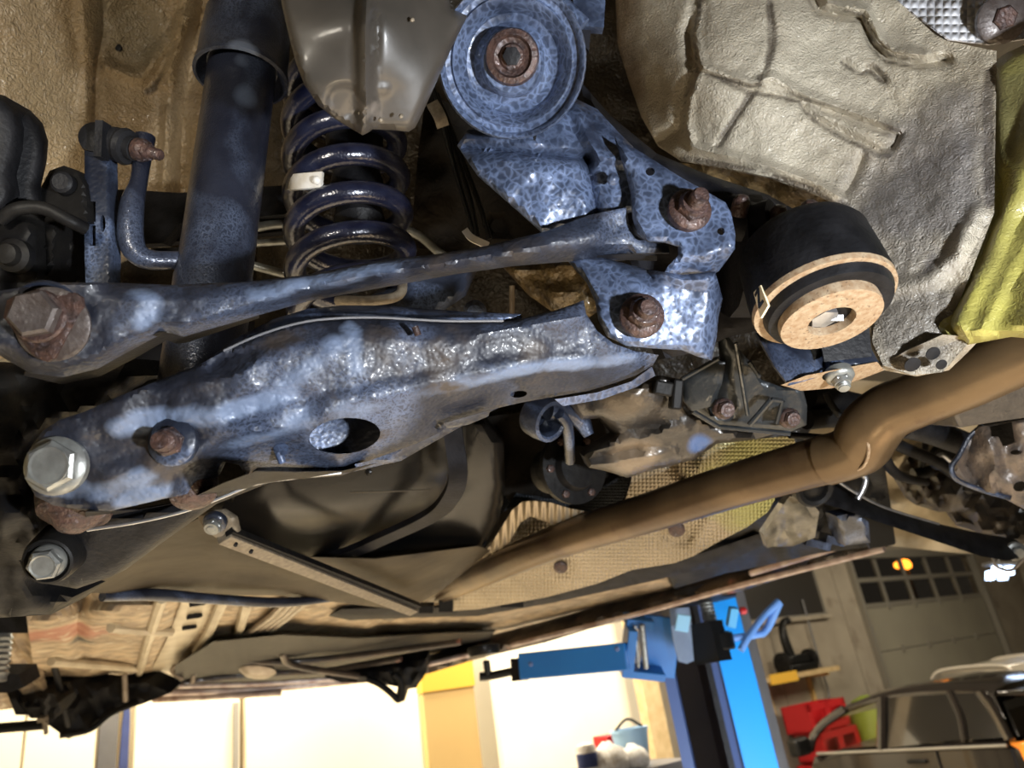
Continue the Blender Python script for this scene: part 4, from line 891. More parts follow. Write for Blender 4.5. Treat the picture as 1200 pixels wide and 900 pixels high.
stain(lsh, [[(150, 590, .44), (200, 575, .44), (245, 556, .445), (300, 512, .45), (350, 490, .455), (410, 477, .462), (450, 466, .47)], [(430, 470, .468), (520, 447, .482), (600, 434, .492), (700, 430, .51), (750, 424, .52)], [(140, 500, .43), (190, 488, .435), (260, 482, .44), (320, 465, .448), (352, 440, .45), (392, 405, .455)], [(410, 380, .46), (414, 430, .46)], [(55, 570, .425), (120, 580, .43), (170, 560, .433)]], .012)
obj('back_shell', sheet([(225, 436), (270, 400), (320, 374), (360, 362), (400, 358), (450, 358), (500, 362), (560, 366), (610, 368), (620, 400), (600, 470), (540, 500), (470, 540), (400, 556), (340, 562), (300, 560), (280, 500)],
    [(225, 436, .465), (400, 360, .485), (610, 368, .505), (600, 470, .53), (340, 560, .50), (400, 510, .52)], step=8, thick=.004, roll=(9, .006), relief=[('edge', [(300, 380), (400, 356), (560, 364)], 14, .008)]), steel_mid, la)
obj('rim_seam', sweep([(262, 411, .447), (300, 394, .450), (340, 381, .453), (380, 374, .457), (440, 372, .465), (520, 376, .474), (590, 376, .482)], .0008, seg=8), grey_m, la)
obj('lower_lip', sheet([(100, 600), (160, 598), (215, 588), (262, 566), (300, 552), (350, 553), (400, 552), (440, 543), (400, 558), (340, 562), (300, 568), (262, 586), (215, 603), (150, 612), (102, 618)], [(100, 605, .455), (260, 575, .465), (440, 543, .49)], step=6, thick=.004), steel_dark, la)
obj('right_lip', sheet([(650, 468), (700, 460), (740, 447), (764, 430), (768, 440), (745, 454), (705, 468), (660, 476)], [(650, 468, .515), (764, 430, .53), (700, 470, .53)], step=5, thick=.004), steel, la)
obj('front_lip', sheet([(520, 496), (548, 488), (575, 480), (572, 488), (548, 498), (524, 502)], [(520, 496, .50), (575, 480, .51), (548, 500, .52)], step=5, thick=.004), steel_mid, la)
bolt(P(66, 546, .421), ax(.12, .12, -1), la, .0168, .0143, .009, 0, 0, zinc, zinc, dome=True, rot=.5)
bolt(P(203, 518, .434), ax(.0, .12, -1), la, .0143, .0088, .009, .0062, .009, rust, steel_mid)
obj('drain_clip', [sweep([(326, 529, .468), (331, 542, .470)], .0026, n=2), lathe(P(329, 527, .466), ax(0, -.5, -1), [(.0045, -.002), (.0045, .0005), (.002, .001)], 12)], steel, la)
obj('drain_clip', sweep([(486, 383, .462), (490, 393, .462)], .0022, n=2), rust, la)
obj('drain_clip', sweep([(268, 438, .442), (274, 449, .441)], .0018, n=2), rust, la)
lab(obj('boot', lathe(P(226, 572, .475), ax(.3, -.5, -.6), [(.004, -.02), (.014, -.016), (.016, -.004), (.014, .006), (.006, .012)], 24), rust, la), 'rusty boot edge in the notch')

# dark strut below the lower arm with zinc bolt
ts = thing('lateral_link', P(65, 658, .5), 'smooth dark link plate below the lower arm, zinc bolt at its left end', 'link')
obj('link_plate', sheet([(40, 640), (60, 618), (110, 606), (216, 590), (285, 562), (345, 552), (300, 572), (240, 596), (165, 650), (130, 676), (90, 690), (55, 684)], [(40, 650, .50), (216, 600, .5), (345, 552, .54), (90, 690, .52)], step=8, thick=.02, roll=(7, .006)), black, ts)
obj('link_edge', sweep([(102, 621, .476), (160, 612, .477), (216, 599, .48), (262, 582, .485), (300, 567, .492), (345, 560, .50), (400, 554, .51)], .0011, seg=6), bright, ts)
lc = P(57, 657, .482); lax = ax(.25, -.12, -1)
obj('bush', lathe(lc, lax, [(.018, -.03), (.0165, -.004), (.0150, .002), (.0135, .003), (.012, 0), (.004, -.001)], 32), black_oil, ts)
bolt(lc+lax*.001, lax, ts, .0112, .0102, .010, .0, .0, zinc, zinc, dome=True, rot=.1)

# wheel carrier on the left
kn = thing('wheel_carrier', P(20, 600, .6), 'oily dark wheel carrier behind the left ends of the arms', 'wheel carrier')
obj('carrier_casting', sheet([(-90, 420), (20, 425), (60, 440), (110, 436), (150, 420), (170, 440), (120, 480), (70, 492), (40, 512), (30, 560), (44, 600), (60, 628), (30, 650), (40, 690), (85, 700), (60, 720), (-90, 730)], [(-90, 420, .52), (150, 430, .56), (40, 560, .5), (60, 700, .58), (-90, 720, .54)], step=8, thick=.05, roll=(14, .014), relief=[('noise', 22, .010), ('noise', 60, .02), ('oval', 5, 560, 26, 60, 0, .01)]), black_oil, kn)
obj('carrier_web', sheet([(60, 430), (210, 380), (290, 375), (285, 420), (190, 455), (110, 492), (60, 492)], [(60, 430, .66), (290, 375, .68), (110, 492, .64)], step=10, thick=.02, relief=[('ridge', [(130, 420), (138, 480)], 8, .008), ('ridge', [(112, 430), (114, 485)], 5, .006), ('edge', [(150, 400), (150, 470)], 8, .008)]), steel_dark, kn)
for x in (78, 98, 122): obj('carrier_rib', sweep([(x, 430, .63), (x+3, 488, .62)], .004, n=2), bar_m, kn)
lab(obj('ball_joint_boot', lathe(P(88, 596, .47), ax(.1, -.7, -.5), [(.006, -.022), (.020, -.018), (.024, -.006), (.021, .004), (.012, .010), (.008, .014), (.002, .016)], 28), rust, kn), 'rusty ball joint below the bolt')

# left-hand fittings: link, hook, caliper, beam
ln = thing('stabiliser_link', P(113, 330, .56), 'upright slotted stabiliser link with a rusty threaded end, upper left', 'stabiliser link')
obj('link_body', sheet([(99, 175), (104, 165), (122, 165), (128, 180), (129, 230), (132, 300), (131, 345), (101, 345), (99, 300), (99, 230)], [(99, 170, .585), (128, 180, .585), (115, 345, .56)], holes=[[(105, 236), (112, 236), (112, 260), (105, 260)], [(105, 264), (112, 264), (112, 288), (105, 288)], ell(120.5, 262, 3.2, 10, 0, 12)], step=4.5, thick=.012, roll=(3, .002)), steel_mid, ln)
obj('link_head', [lathe(P(112, 162, .587), ax(.1, .1, -1), [(.004, -.014), (.012, -.012), (.0135, -.004), (.012, .003), (.004, .006)], 24), cbox(120, 165, .575, .006, .028, .012, 3)], black, ln)
q = P(128, 167, .59); e_ = nrm(P(200, 186, .575)-q)
obj('rubber_boot', lathe(q, e_, [(.008, -.004), (.0125, 0), (.0135, .008), (.0125, .014), (.0145, .016), (.013, .020), (.0095, .021), (.009, .026), (.006, .027)], 24), black, ln)
bolt(P(166, 176, .582), e_, ln, .009, .0078, .007, .0045, .012, rust, rust)
hk = thing('hooked_bar', P(165, 200, .6), 'dark hooked rod bending right behind the stabiliser link', 'rod')
obj('rod', sweep([(170, 160, .60), (166, 190, .595), (162, 215, .59), (155, 240, .585), (153, 275, .58), (160, 296, .58), (180, 305, .585), (225, 304, .60)], [.008, .0068, .0066, .009, .0095, .009, .008, .007], n=6), damper_m, hk)
bmx = thing('axle_beam', P(200, 250, .75), 'flat black crossbar running behind damper and spring', 'beam')
obj('beam_face', [sheet([(60, 222), (150, 222), (210, 226), (345, 216), (345, 250), (210, 262), (190, 285), (60, 290)], [(60, 222, .78), (345, 216, .82), (200, 290, .76)], step=10, thick=.02), sheet([(130, 250), (345, 252), (345, 270), (240, 280), (215, 282), (130, 290)], [(130, 250, .8), (345, 252, .86), (215, 282, .8)], step=10, thick=.02)], black, bmx)
obj('beam_pipe', [sweep([(290, 268, .80), (345, 262, .82), (470, 268, .84), (520, 300, .84)], .005), sweep([(285, 308, .78), (330, 320, .78), (380, 330, .78)], .0045), sweep([(300, 285, .78), (345, 282, .8)], .004)], zinc, bmx)
obj('lower_brace', sweep([(180, 300, .62), (250, 298, .66)], .007, n=2), black_oil, bmx)
ca = thing('brake_caliper', P(30, 290, .58), 'dark oily brake caliper at the left edge above the upper arm', 'brake caliper')
obj('caliper_body', sheet([(-90, 250), (-20, 240), (20, 232), (50, 238), (75, 250), (66, 300), (60, 345), (-90, 370)], [(-90, 250, .54), (75, 250, .57), (60, 345, .55), (0, 300, .53)], step=6, thick=.05, roll=(10, .01), relief=[('oval', 20, 280, 26, 24, 10, .008), ('noise', 20, .009), ('edge', [(52, 250), (55, 330)], 8, .01), ('ridge', [(-10, 322), (40, 318), (60, 330)], 8, .006)]), black_oil, ca)
obj('caliper_ear', sheet([(30, 240), (48, 220), (58, 200), (75, 194), (92, 200), (100, 215), (104, 260), (70, 262)], [(30, 240, .575), (92, 200, .575), (70, 262, .565)], step=5, thick=.01, roll=(4, .003)), black_oil, ca)
obj('guide_pin', lathe(P(75, 215, .567), ax(.1, 0, -1), [(.0085, -.002), (.0082, .004), (.006, .006), (.002, .006)], 20), black, ca)
obj('caliper_screw', lathe(P(18, 300, .525), ax(0, 0, -1), [(.012, -.004), (.012, .003), (.008, .005), (.007, .010), (.003, .011)], 20), black_oil, ca)
obj('sensor_cable', sweep([(0, 258, .53), (20, 245, .53), (50, 244, .535), (80, 258, .54), (100, 268, .55)], .005), black_oil, ca)
tag(obj('brake_hose_guard', sheet([(-90, 100), (-20, 106), (5, 112), (20, 128), (27, 150), (25, 175), (18, 205), (22, 228), (10, 250), (-20, 262), (-90, 262)], [(-90, 100, .5), (25, 150, .53), (-90, 260, .5)], step=6, thick=.03, roll=(16, .02)), black), 'black rounded rubber guard at the left edge beside the wheel arch', 'guard')
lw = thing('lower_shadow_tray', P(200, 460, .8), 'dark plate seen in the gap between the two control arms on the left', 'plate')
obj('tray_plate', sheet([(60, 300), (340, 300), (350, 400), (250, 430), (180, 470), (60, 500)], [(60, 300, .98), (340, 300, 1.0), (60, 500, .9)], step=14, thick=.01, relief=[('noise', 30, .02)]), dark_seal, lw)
# ------------------------------------------------------------------ rubber mount at right
mc = P(966, 356, .50); md = nrm(-Z-F*.16-R*.02)
rm = thing('rubber_mount', mc, 'fat black rubber mount with a light rusty bottom disc, right of the brackets', 'mount')
k = .0475
obj('mount_body', lathe(mc, md, [(.030, -.056), (.041, -.054), (.0450, -.047), (.0472, -.015), (k, -.004), (.0465, 0)], 56), black, rm)
lab(obj('mount_rim', lathe(mc, md, [(k*.995, -.0055), (k, -.003), (k*.99, .0005), (k*.80, .0015), (k*.7, -.001)], 56), rust_tan, rm), 'light rusty rim')
obj('mount_seal', lathe(mc+U*.002+R*.001, md, [(k*.90, -.004), (k*.90, .004), (k*.86, .009), (k*.74, .010), (k*.66, .008)], 48), black, rm)
dh = obj('mount_disc', lathe(mc, md, [(k*.70, .006), (k*.71, .011), (k*.70, .0145), (k*.33, .0150), (k*.32, .008), (k*.1, .0078)], 48), rust_tan, rm)
obj('disc_hole', lathe(mc, md, [(k*.315, .0086), (k*.31, .0092), (k*.06, .0093)], 28), black_oil, dh)
lab(obj('centre_bolt', [lathe(mc-R*.004, md, [(k*.2, .008), (k*.2, .0135), (k*.12, .0145)], 6), obox(mc+md*.012+R*.004, R*.004, U*.002, F*.002)], bright, dh), 'bright bolt end')
# paper label with a black letter on the side of the mount
def cyl(x, y, rr=.0474):
    v = ray(x, y); w_ = CAM-mc; vp = v-md*(v@md); wp = w_-md*(w_@md)
    a_, b_, c_ = vp@vp, 2*vp@wp, wp@wp-rr*rr; D_ = max(0, b_*b_-4*a_*c_)
    return CAM+v*((-b_-sqrt(D_))/(2*a_))
def decal(poly, lift, th, n=5):
    """small patch that follows the round side of the mount"""
    V = []; a, b, c, d = [np.array(q_, float) for q_ in poly]
    for i in range(n+1):
        for k in range(n+1):
            s_, t_ = i/n, k/n; q_ = (a*(1-s_)+b*s_)*(1-t_)+(d*(1-s_)+c*s_)*t_; V.append(cyl(*q_, .0474+lift))
    V = np.array(V); m = len(V); rad = V-mc; rad = rad-np.outer(rad@md, md); rad /= np.linalg.norm(rad, axis=1)[:, None]
    fr = [(i*(n+1)+k, i*(n+1)+k+1, (i+1)*(n+1)+k+1, (i+1)*(n+1)+k) for i in range(n) for k in range(n)]
    cnt = {(f[i], f[(i+1) % 4]) for f in fr for i in range(4)}
    return np.vstack([V, V-rad*th]), fr+[tuple(q_+m for q_ in reversed(f)) for f in fr]+[(b_, a_, a_+m, b_+m) for a_, b_ in cnt if (b_, a_) not in cnt], None
lp = lab(obj('label', decal([(883, 343), (891, 334), (900, 358), (891, 373)], .0012, .0016), label_m, rm), 'beige paper label with a black letter N lying on its side')
obj('letter', [decal([(884, 345), (887.5, 337), (889, 339), (885, 348)], .0016, .0005, 2), decal([(887, 337), (889.3, 337), (890.5, 361), (888.3, 361)], .0016, .0005, 3), decal([(889, 357), (893, 351), (895, 353), (889.5, 362)], .0016, .0005, 2)], blackp, lp)

mbk = thing('mount_bracket', P(960, 420, .58), 'waxed bracket with a light rusty flange under the rubber mount', 'bracket')
obj('bracket_web', sheet([(886, 390), (900, 384), (960, 392), (1010, 388), (1030, 425), (985, 434), (925, 452), (908, 430)], [(886, 390, .56), (1010, 388, .58), (920, 450, .545), (1030, 430, .56)], step=6, thick=.004, roll=(4, .002), relief=[('edge', [(962, 385), (966, 440)], 8, .012), ('noise', 20, .003)]), steel_mid, mbk)
lab(obj('bracket_flange', sheet([(916, 451), (945, 440), (985, 432), (1028, 424), (1036, 434), (1005, 446), (975, 455), (940, 458)], [(916, 451, .546), (1028, 424, .56), (940, 460, .575)], holes=[ell(978, 441, 15, 6, -6, 16)], step=5, thick=.003), rust_tan, mbk), 'light rusty flange')
obj('bracket_void', sheet([(958, 378), (1018, 378), (1022, 418), (966, 424)], [(958, 378, .552), (1018, 378, .552), (990, 424, .548)], step=10, thick=.002), black, mbk)  # black sheet painted in for the shaded gap of the bracket
bolt(P(984, 440, .56), ax(.0, -.75, -.6), mbk, .0105, .0075, .007, .005, .006, zinc, zinc)

# ------------------------------------------------------------------ differential carrier
df_ = thing('differential_carrier', P(790, 490, .75), 'dirty cast carrier with ribs and two bolts below the subframe', 'differential')
DD = [(690, 460, .76), (740, 450, .74), (850, 400, .70), (940, 490, .74), (700, 550, .80), (830, 520, .78)]
obj('casting', sheet([(664, 470), (690, 455), (705, 448), (740, 452), (775, 440), (800, 445), (806, 480), (840, 498), (870, 508), (925, 504), (880, 516), (840, 520), (815, 538), (790, 545), (760, 552), (735, 560), (710, 552), (690, 548), (684, 535), (700, 522), (722, 510), (705, 490), (680, 492)],
    DD, step=6, thick=.05, roll=(10, .014), relief=[('dome', 735, 472, 45, 26, -10, .022), ('ridge', [(690, 530), (760, 512), (800, 500)], 9, .008), ('ridge', [(688, 545), (750, 540), (790, 530)], 8, .008), ('edge', [(690, 538), (745, 526)], 6, .008), ('noise', 16, .004), ('oval', 765, 500, 18, 6, -18, -.010)]), mk('dirty_casting', (.03, .027, .025), (.055, .045, .036), 40, .4, .2, .3, [('n', 140, .6, .002)], spots=[(P(745, 530, .79), .035, (.24, .18, .12), .8), (P(820, 520, .78), .016, (.05, .12, .32), .9), (P(730, 465, .74), .03, (.12, .085, .05), .6)]), df_)
plt_m = mk('cast_plate', (.022, .026, .030), (.038, .042, .046), 30, .35, .4, .3, [('n', 200, .4, .001)])
obj('front_plate', sheet([(800, 443), (842, 418), (848, 428), (845, 395), (848, 388), (862, 405), (880, 425), (892, 445), (920, 455), (940, 452), (946, 475), (945, 498), (926, 506), (880, 505), (840, 498), (812, 480)],
    [(800, 443, .73), (850, 390, .70), (945, 460, .72), (926, 506, .735), (840, 498, .745)], step=5, thick=.012, roll=(4, .003), relief=[('edge', [(838, 480), (846, 440), (848, 420)], 9, .010), ('oval', 848, 470, 13, 18, 0, -.006)]), plt_m, df_)
for a, b, r_ in (((862, 402, .69), (876, 486, .715), .0022), ((878, 424, .69), (890, 442, .695), .0022), ((878, 498, .71), (904, 468, .70), .0028), ((904, 468, .70), (917, 470, .70), .0022), ((917, 470, .70), (910, 496, .712), .0022), ((842, 420, .695), (800, 444, .715), .0022), ((812, 482, .73), (842, 500, .735), .0025), ((842, 500, .735), (926, 508, .725), .0025)):
    obj('casting_rib', sweep([a, b], r_, seg=8, n=2), plt_m, df_)
obj('fin_plate', sheet([(800, 445), (838, 420), (850, 425), (846, 450), (834, 476), (812, 482), (802, 470)], [(800, 445, .72), (850, 425, .70), (812, 482, .725)], step=6, thick=.006, roll=(4, .003)), plt_m, df_)
bolt(P(848, 479, .715), ax(.1, -.1, -1), df_, .0105, .0085, .009, .004, .003, rust, rust)
bolt(P(925, 490, .71), ax(.1, -.1, -1), df_, .0100, .0080, .008, .004, .003, rust, rust)
obj('vent_block', [cbox(776, 455, .725, .018, .014, .02, 10), cbox(792, 462, .73, .010, .03, .02, 5)], black_oil, df_, bevel=.002)
cl_ = thing('drive_joint', P(670, 540, .95), 'dark round drive joint flange in the shadow above the heat shield', 'drive joint')
jc = P(672, 548, .93)
obj('joint_flange', lathe(jc, ax(.5, .2, -1), [(.03, -.06), (.034, -.01), (.045, -.008), (.046, .004), (.03, .006), (.026, .016), (.012, .018)], 36), black_oil, cl_)
for i in range(6):
    t = 2*pi*i/6; axj = ax(.5, .2, -1); e1 = nrm(np.cross(axj, U)); e2 = np.cross(axj, e1)
    obj('flange_bolt', lathe(jc+axj*.004+.037*(cos(t)*e1+sin(t)*e2), axj, [(.005, 0), (.005, .005), (.003, .006)], 6), rust, cl_)
hc = thing('pipe_clamp', P(635, 492, .8), 'shiny dark ring clamp hanging below the lower arm', 'clamp')
obj('clamp_ring', lathe(P(637, 490, .78), ax(.7, -.3, -.8), [(.018, -.014), (.0225, -.013), (.0235, 0), (.0225, .013), (.019, .014), (.017, .012), (.0165, -.012), (.018, -.014)], 32), steel_mid, hc)
obj('clamp_tail', [sweep([(642, 480, .78), (662, 482, .79), (680, 492, .8), (690, 510, .8)], [.012, .010, .010, .006]), sweep([(655, 485, .77), (665, 500, .79), (668, 540, .85)], .006)], steel_mid, hc)
obj('gap_shade_sheet', sheet([(560, 490), (700, 470), (720, 540), (740, 580), (700, 610), (640, 600), (600, 590), (570, 560)], [(560, 490, 1.15), (700, 470, 1.1), (740, 580, 1.1), (570, 560, 1.2)], step=14, thick=.01, relief=[('noise', 40, .02)]), void_m, bf)  # dark sheet added behind the gap, shade put into its colour

obj('rear_shade_sheet', sheet([(90, 420), (620, 400), (640, 560), (600, 660), (420, 680), (250, 670), (100, 640)], [(90, 420, 1.15), (620, 400, 1.25), (600, 660, 1.75), (100, 640, 1.2), (420, 680, 1.7)], step=20, thick=.01), void_m, bf)  # dark backing added to close gaps behind the arm, coloured as shade
# ------------------------------------------------------------------ exhaust
ex = thing('exhaust_pipe', P(860, 568, .85), 'long heat-tinted brown exhaust pipe running from lower middle to right edge', 'exhaust pipe')
obj('pipe', sweep([(455, 718, 2.1), (500, 700, 1.75), (560, 674, 1.42), (650, 636, 1.12), (750, 604, .97), (850, 572, .865), (930, 549, .80), (975, 537, .765)], [.025, .025, .0255, .0255, .0255, .0255, .0255, .0255], seg=28, n=8), exhaust_m, ex)
obj('rear_pipe', sweep([(968, 539, .768), (990, 533, .752), (1008, 522, .74), (1020, 502, .725), (1040, 483, .71), (1075, 468, .69), (1130, 446, .66), (1190, 418, .625), (1290, 375, .58)], [.0265, .026, .0285, .029, .027, .0255, .0255, .0255, .0255], seg=28, n=8), exhaust_m, ex)
obj('weld_seam', sweep([P(*q_) for q_ in [(1000, 553, .735), (1013, 545, .715), (1018, 528, .705), (1014, 512, .705), (1000, 502, .715)]], .0016, seg=8, world=True), rust_tan, ex)
# heat shields
hsd = thing('tunnel_heat_shield', P(700, 650, 1.1), 'embossed beige foil heat shield lying behind and under the exhaust pipe', 'heat shield')
obj('upper_foil', sheet([(470, 712), (520, 682), (560, 655), (600, 600), (618, 588), (640, 592), (668, 606), (700, 612), (728, 600), (738, 570), (742, 553), (790, 545), (840, 520), (930, 510), (934, 528), (930, 560), (850, 590), (750, 625), (650, 660), (560, 700)],
    [(470, 712, 1.95), (560, 655, 1.5), (600, 600, 1.22), (700, 612, 1.12), (742, 553, 1.0), (930, 515, .88), (850, 600, .98), (650, 660, 1.25)], step=7, thick=.003, relief=[('edge', [(790, 545), (800, 560), (830, 560)], 10, .02), ('ridge', [(830, 520), (815, 560)], 12, .02), ('noise', 40, .01)]), foil, hsd)
obj('lower_foil', sheet([(480, 720), (540, 695), (650, 655), (750, 622), (840, 592), (905, 574), (908, 585), (900, 600), (875, 618), (840, 636), (812, 652), (790, 660), (740, 668), (700, 684), (640, 700), (560, 714), (500, 718)],
    [(480, 720, 1.9), (650, 655, 1.22), (905, 574, .92), (900, 605, .95), (800, 648, 1.12), (640, 690, 1.35)], step=6, thick=.003, relief=[('oval', 795, 622, 18, 16, 0, -.012), ('oval', 658, 664, 14, 12, 0, -.012), ('ridge', [(840, 590), (815, 640)], 10, .012), ('edge', [(770, 610), (768, 655)], 8, .006), ('noise', 36, .012)]), foil, hsd)
lab(obj('curled_edge', sheet([(472, 714), (520, 680), (556, 655), (574, 640), (588, 618), (600, 598), (612, 588), (625, 587), (645, 589), (668, 596), (690, 600), (712, 598), (700, 612), (664, 620), (640, 612), (622, 605), (610, 612), (598, 634), (580, 655), (552, 672), (520, 690), (486, 712)],
    [(472, 714, 1.75), (560, 655, 1.36), (612, 590, 1.10), (640, 612, 1.10), (700, 612, 1.06)], step=5, thick=.003, roll=(5, .004)), foil_rib, hsd), 'curled ribbed edge')
for x, y, d in ((793, 621, 1.045), (657, 665, 1.235)):
    c = P(x, y, d); o = obj('washer', lathe(c, ax(-.1, -.45, -1), [(.0118, -.003), (.0118, .001), (.009, .003), (.003, .003)], 20), rust, hsd)
obj('rear_wing', sheet([(590, 600), (600, 594), (640, 596), (680, 612), (720, 602), (736, 575), (740, 560), (730, 556), (700, 575), (650, 585), (605, 578)], [(590, 600, 1.16), (720, 602, 1.08), (735, 556, 1.06), (605, 578, 1.18)], step=7, thick=.003), quilt_dark, hsd)
obj('left_wing', sheet([(568, 640), (590, 598), (606, 578), (585, 575), (570, 600), (560, 640)], [(568, 640, 1.3), (606, 578, 1.2), (560, 640, 1.32)], step=8, thick=.003), quilt_dark, hsd)
lab(obj('inner_lip', sheet([(470, 716), (530, 690), (590, 652), (600, 668), (560, 690), (520, 705), (478, 722)], [(470, 716, 1.9), (600, 655, 1.28), (520, 705, 1.6)], step=7, thick=.003), foil_rib, hsd), 'tan inner lip')

# ------------------------------------------------------------------ fuel tank
tk = thing('fuel_tank', P(430, 600, 1.1), 'large glossy black fuel tank in the lower middle', 'tank')
obj('tank_shell', sheet([(180, 640), (255, 590), (300, 552), (400, 520), (505, 470), (545, 470), (590, 520), (592, 570), (585, 610), (560, 652), (500, 690), (470, 705), (400, 705), (300, 690)],
    [(180, 640, .98), (300, 552, .88), (505, 470, .92), (590, 540, 1.02), (560, 650, 1.32), (400, 700, 1.42), (400, 600, 1.0)], step=8, thick=.12, roll=(20, .03), relief=[('step', [(300, 590), (330, 560), (420, 545), (500, 520), (525, 545), (505, 590), (450, 625), (360, 640), (310, 625)], 16, .022), ('edge', [(548, 478), (540, 560), (505, 605), (430, 645), (250, 700)], 12, .02), ('ridge', [(330, 600), (420, 592), (510, 570)], 30, .010)]), tank_m, tk)
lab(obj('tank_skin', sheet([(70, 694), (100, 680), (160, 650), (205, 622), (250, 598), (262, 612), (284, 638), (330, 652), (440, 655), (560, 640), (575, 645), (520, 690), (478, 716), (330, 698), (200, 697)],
    [(70, 694, .90), (250, 598, .80), (440, 655, 1.08), (575, 645, 1.28), (478, 716, 1.5), (200, 697, 1.15)], step=7, thick=.004, roll=(6, .004), relief=[('edge', [(230, 694), (345, 655), (380, 652), (300, 676)], 8, .015), ('ridge', [(250, 640), (340, 668), (360, 690)], 12, .012), ('oval', 270, 668, 22, 6, -6, -.01), ('oval', 505, 650, 22, 7, -6, -.008), ('edge', [(390, 640), (440, 656), (560, 618)], 10, .02), ('noise', 60, .02)]), tank_low, tk), 'brown lower skin with dust and painted floor reflection')
obj('tank_strap', sweep([(527, 480, .86), (533, 520, .87), (537, 556, .88), (528, 582, .92), (505, 604, .98), (450, 630, 1.06), (400, 650, 1.14), (320, 668, 1.24), (235, 692, 1.34)], .011, prof=SQ, n=6), steel_dark, tk)
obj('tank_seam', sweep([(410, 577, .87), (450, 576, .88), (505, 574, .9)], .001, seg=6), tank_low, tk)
obj('tank_stud', lathe(P(432, 553, .86), -F, [(.004, 0), (.004, .003), (.002, .004)], 12), tank_m, tk)
obj('wax_bead', sweep([(120, 699, 1.0), (180, 697, 1.08), (250, 702, 1.15), (330, 706, 1.22), (400, 700, 1.34)], [.007, .009, .008, .008, .006], n=6), steel_mid, tk)
br = thing('tank_brace', P(250, 612, .78), 'dusty straight brace bar with a zinc nut running diagonally under the tank', 'brace')
obj('bar', sweep([(262, 628, .80), (484, 716, 1.32)], .0085, prof=[(-1, -.7), (1, -.7), (1, .7), (-1, .7)], n=2), bar_m, br, bevel=.001)
obj('bar_rib', sweep([(268, 622, .80), (490, 710, 1.32)], .0045, prof=SQ1, n=2), black_oil, br)
obj('bar_lug', sheet([(232, 606), (238, 598), (262, 597), (276, 606), (280, 622), (272, 632), (256, 632), (240, 622)], [(232, 606, .79), (276, 606, .80), (256, 632, .80)], step=4, thick=.006, roll=(4, .003)), bar_m, br)
bolt(P(252, 612, .785), ax(0, -.55, -1), br, .0125, .0095, .010, .005, .003, zinc, steel_mid)
for x, y in ((277, 637), (295, 645)): obj('bar_hole', lathe(P(x, y, .80), ax(0, -.4, -1), [(.002, 0), (.0022, .0035), (.001, .004)], 10), black, br)

# ------------------------------------------------------------------ far floor of the body
fp = thing('front_floor_pan', P(250, 750, 2.2), 'weathered beige front floor pan beyond the fuel tank', 'body panel')
_h = zplane(.27)
H = lambda x, y: max(1.42, _h(x, y))
obj('pan_skin', sheet([(28, 702), (70, 690), (200, 680), (330, 684), (478, 700), (520, 704), (640, 682), (760, 652), (850, 630), (905, 640), (860, 690), (760, 720), (640, 750), (590, 757), (560, 752), (520, 766), (480, 772), (430, 764), (390, 772), (340, 762), (300, 758), (262, 764), (235, 780), (205, 806), (160, 815), (60, 826), (42, 800)], H, step=7, thick=.01, smooth=False,
    relief=[('edge', [(95, 702), (90, 740), (100, 772), (130, 788)], 16, .07), ('edge', [(120, 772), (160, 778), (200, 772)], 10, .05), ('ridge', [(110, 715), (165, 718)], 7, .03), ('ridge', [(140, 738), (190, 745)], 6, .03), ('ridge', [(200, 702), (170, 780)], 5, .04), ('edge', [(212, 702), (190, 765)], 5, .04), ('ridge', [(60, 795), (160, 788), (230, 800)], 5, .03),
            ('edge', [(40, 760), (160, 765)], 5, .03), ('oval', 470, 745, 28, 10, 8, -.09), ('ridge', [(430, 720), (430, 750), (480, 772)], 8, .05), ('edge', [(520, 728), (560, 735), (585, 742)], 6, .05), ('ridge', [(560, 718), (700, 690)], 8, .05), ('noise', 22, .04), ('noise', 60, .05)]), floor_m, fp)
lab(obj('pale_crossmember', sheet([(213, 704), (248, 704), (240, 730), (215, 765), (195, 806), (186, 812), (166, 806), (180, 780), (200, 740)], lambda x, y: H(x, y)-.035, step=6, thick=.02, roll=(4, .01), relief=[('noise', 14, .015), ('edge', [(226, 715), (196, 790)], 3, .01)]), floor_l, fp), 'pale crossmember strip')
for pp in ([(262, 702), (244, 742), (230, 762)], [(190, 700), (174, 750), (160, 800)], [(130, 735), (200, 740)], [(60, 775), (160, 783)], [(68, 803), (160, 798)], [(290, 706), (280, 740)]):
    obj('pan_rib', sweep([(x, y, H(x, y)-.05) for x, y in pp], .012, seg=8, n=3), floor_l, fp)
for x, y in ((232, 707), (228, 722), (222, 735)): obj('pan_slot', cbox(x, y, H(x, y)-.06, .03, .008, .01, -8), black, fp)
lab(obj('left_end_panel', sheet([(-60, 712), (20, 700), (45, 702), (38, 760), (56, 830), (20, 830), (-60, 838)], [(-60, 712, 2.0), (45, 702, 1.9), (56, 830, 2.2), (-60, 838, 2.2)], step=8, thick=.02, relief=[('noise', 20, .03), ('ridge', [(45, 740), (52, 810)], 4, .03), ('ridge', [(10, 760), (30, 820)], 4, .03)]), floor_m, fp), 'end panel at the left')
for i in range(4):
    o = i*7
    p_ = [(338+o*1.2, 700, 0), (318+o, 722, 0), (285+o, 746, 0), (262+o*.9, 765, 0), (230+o*.6, 780+i, 0), (212+o*.4, 800, 0)]
    pl = obj('brake_line', sweep([(x, y, max(1.2, H(x, y)-.12)) for x, y, _ in p_], .0075, seg=8, n=4), pipe_m)
    tag(pl, ['pale brake line, leftmost of the four under the floor', 'pale brake line, second from the left of the four under the floor', 'pale brake line, third from the left of the four under the floor', 'pale brake line, rightmost of the four under the floor'][i], 'pipe', 'brake lines under the floor')
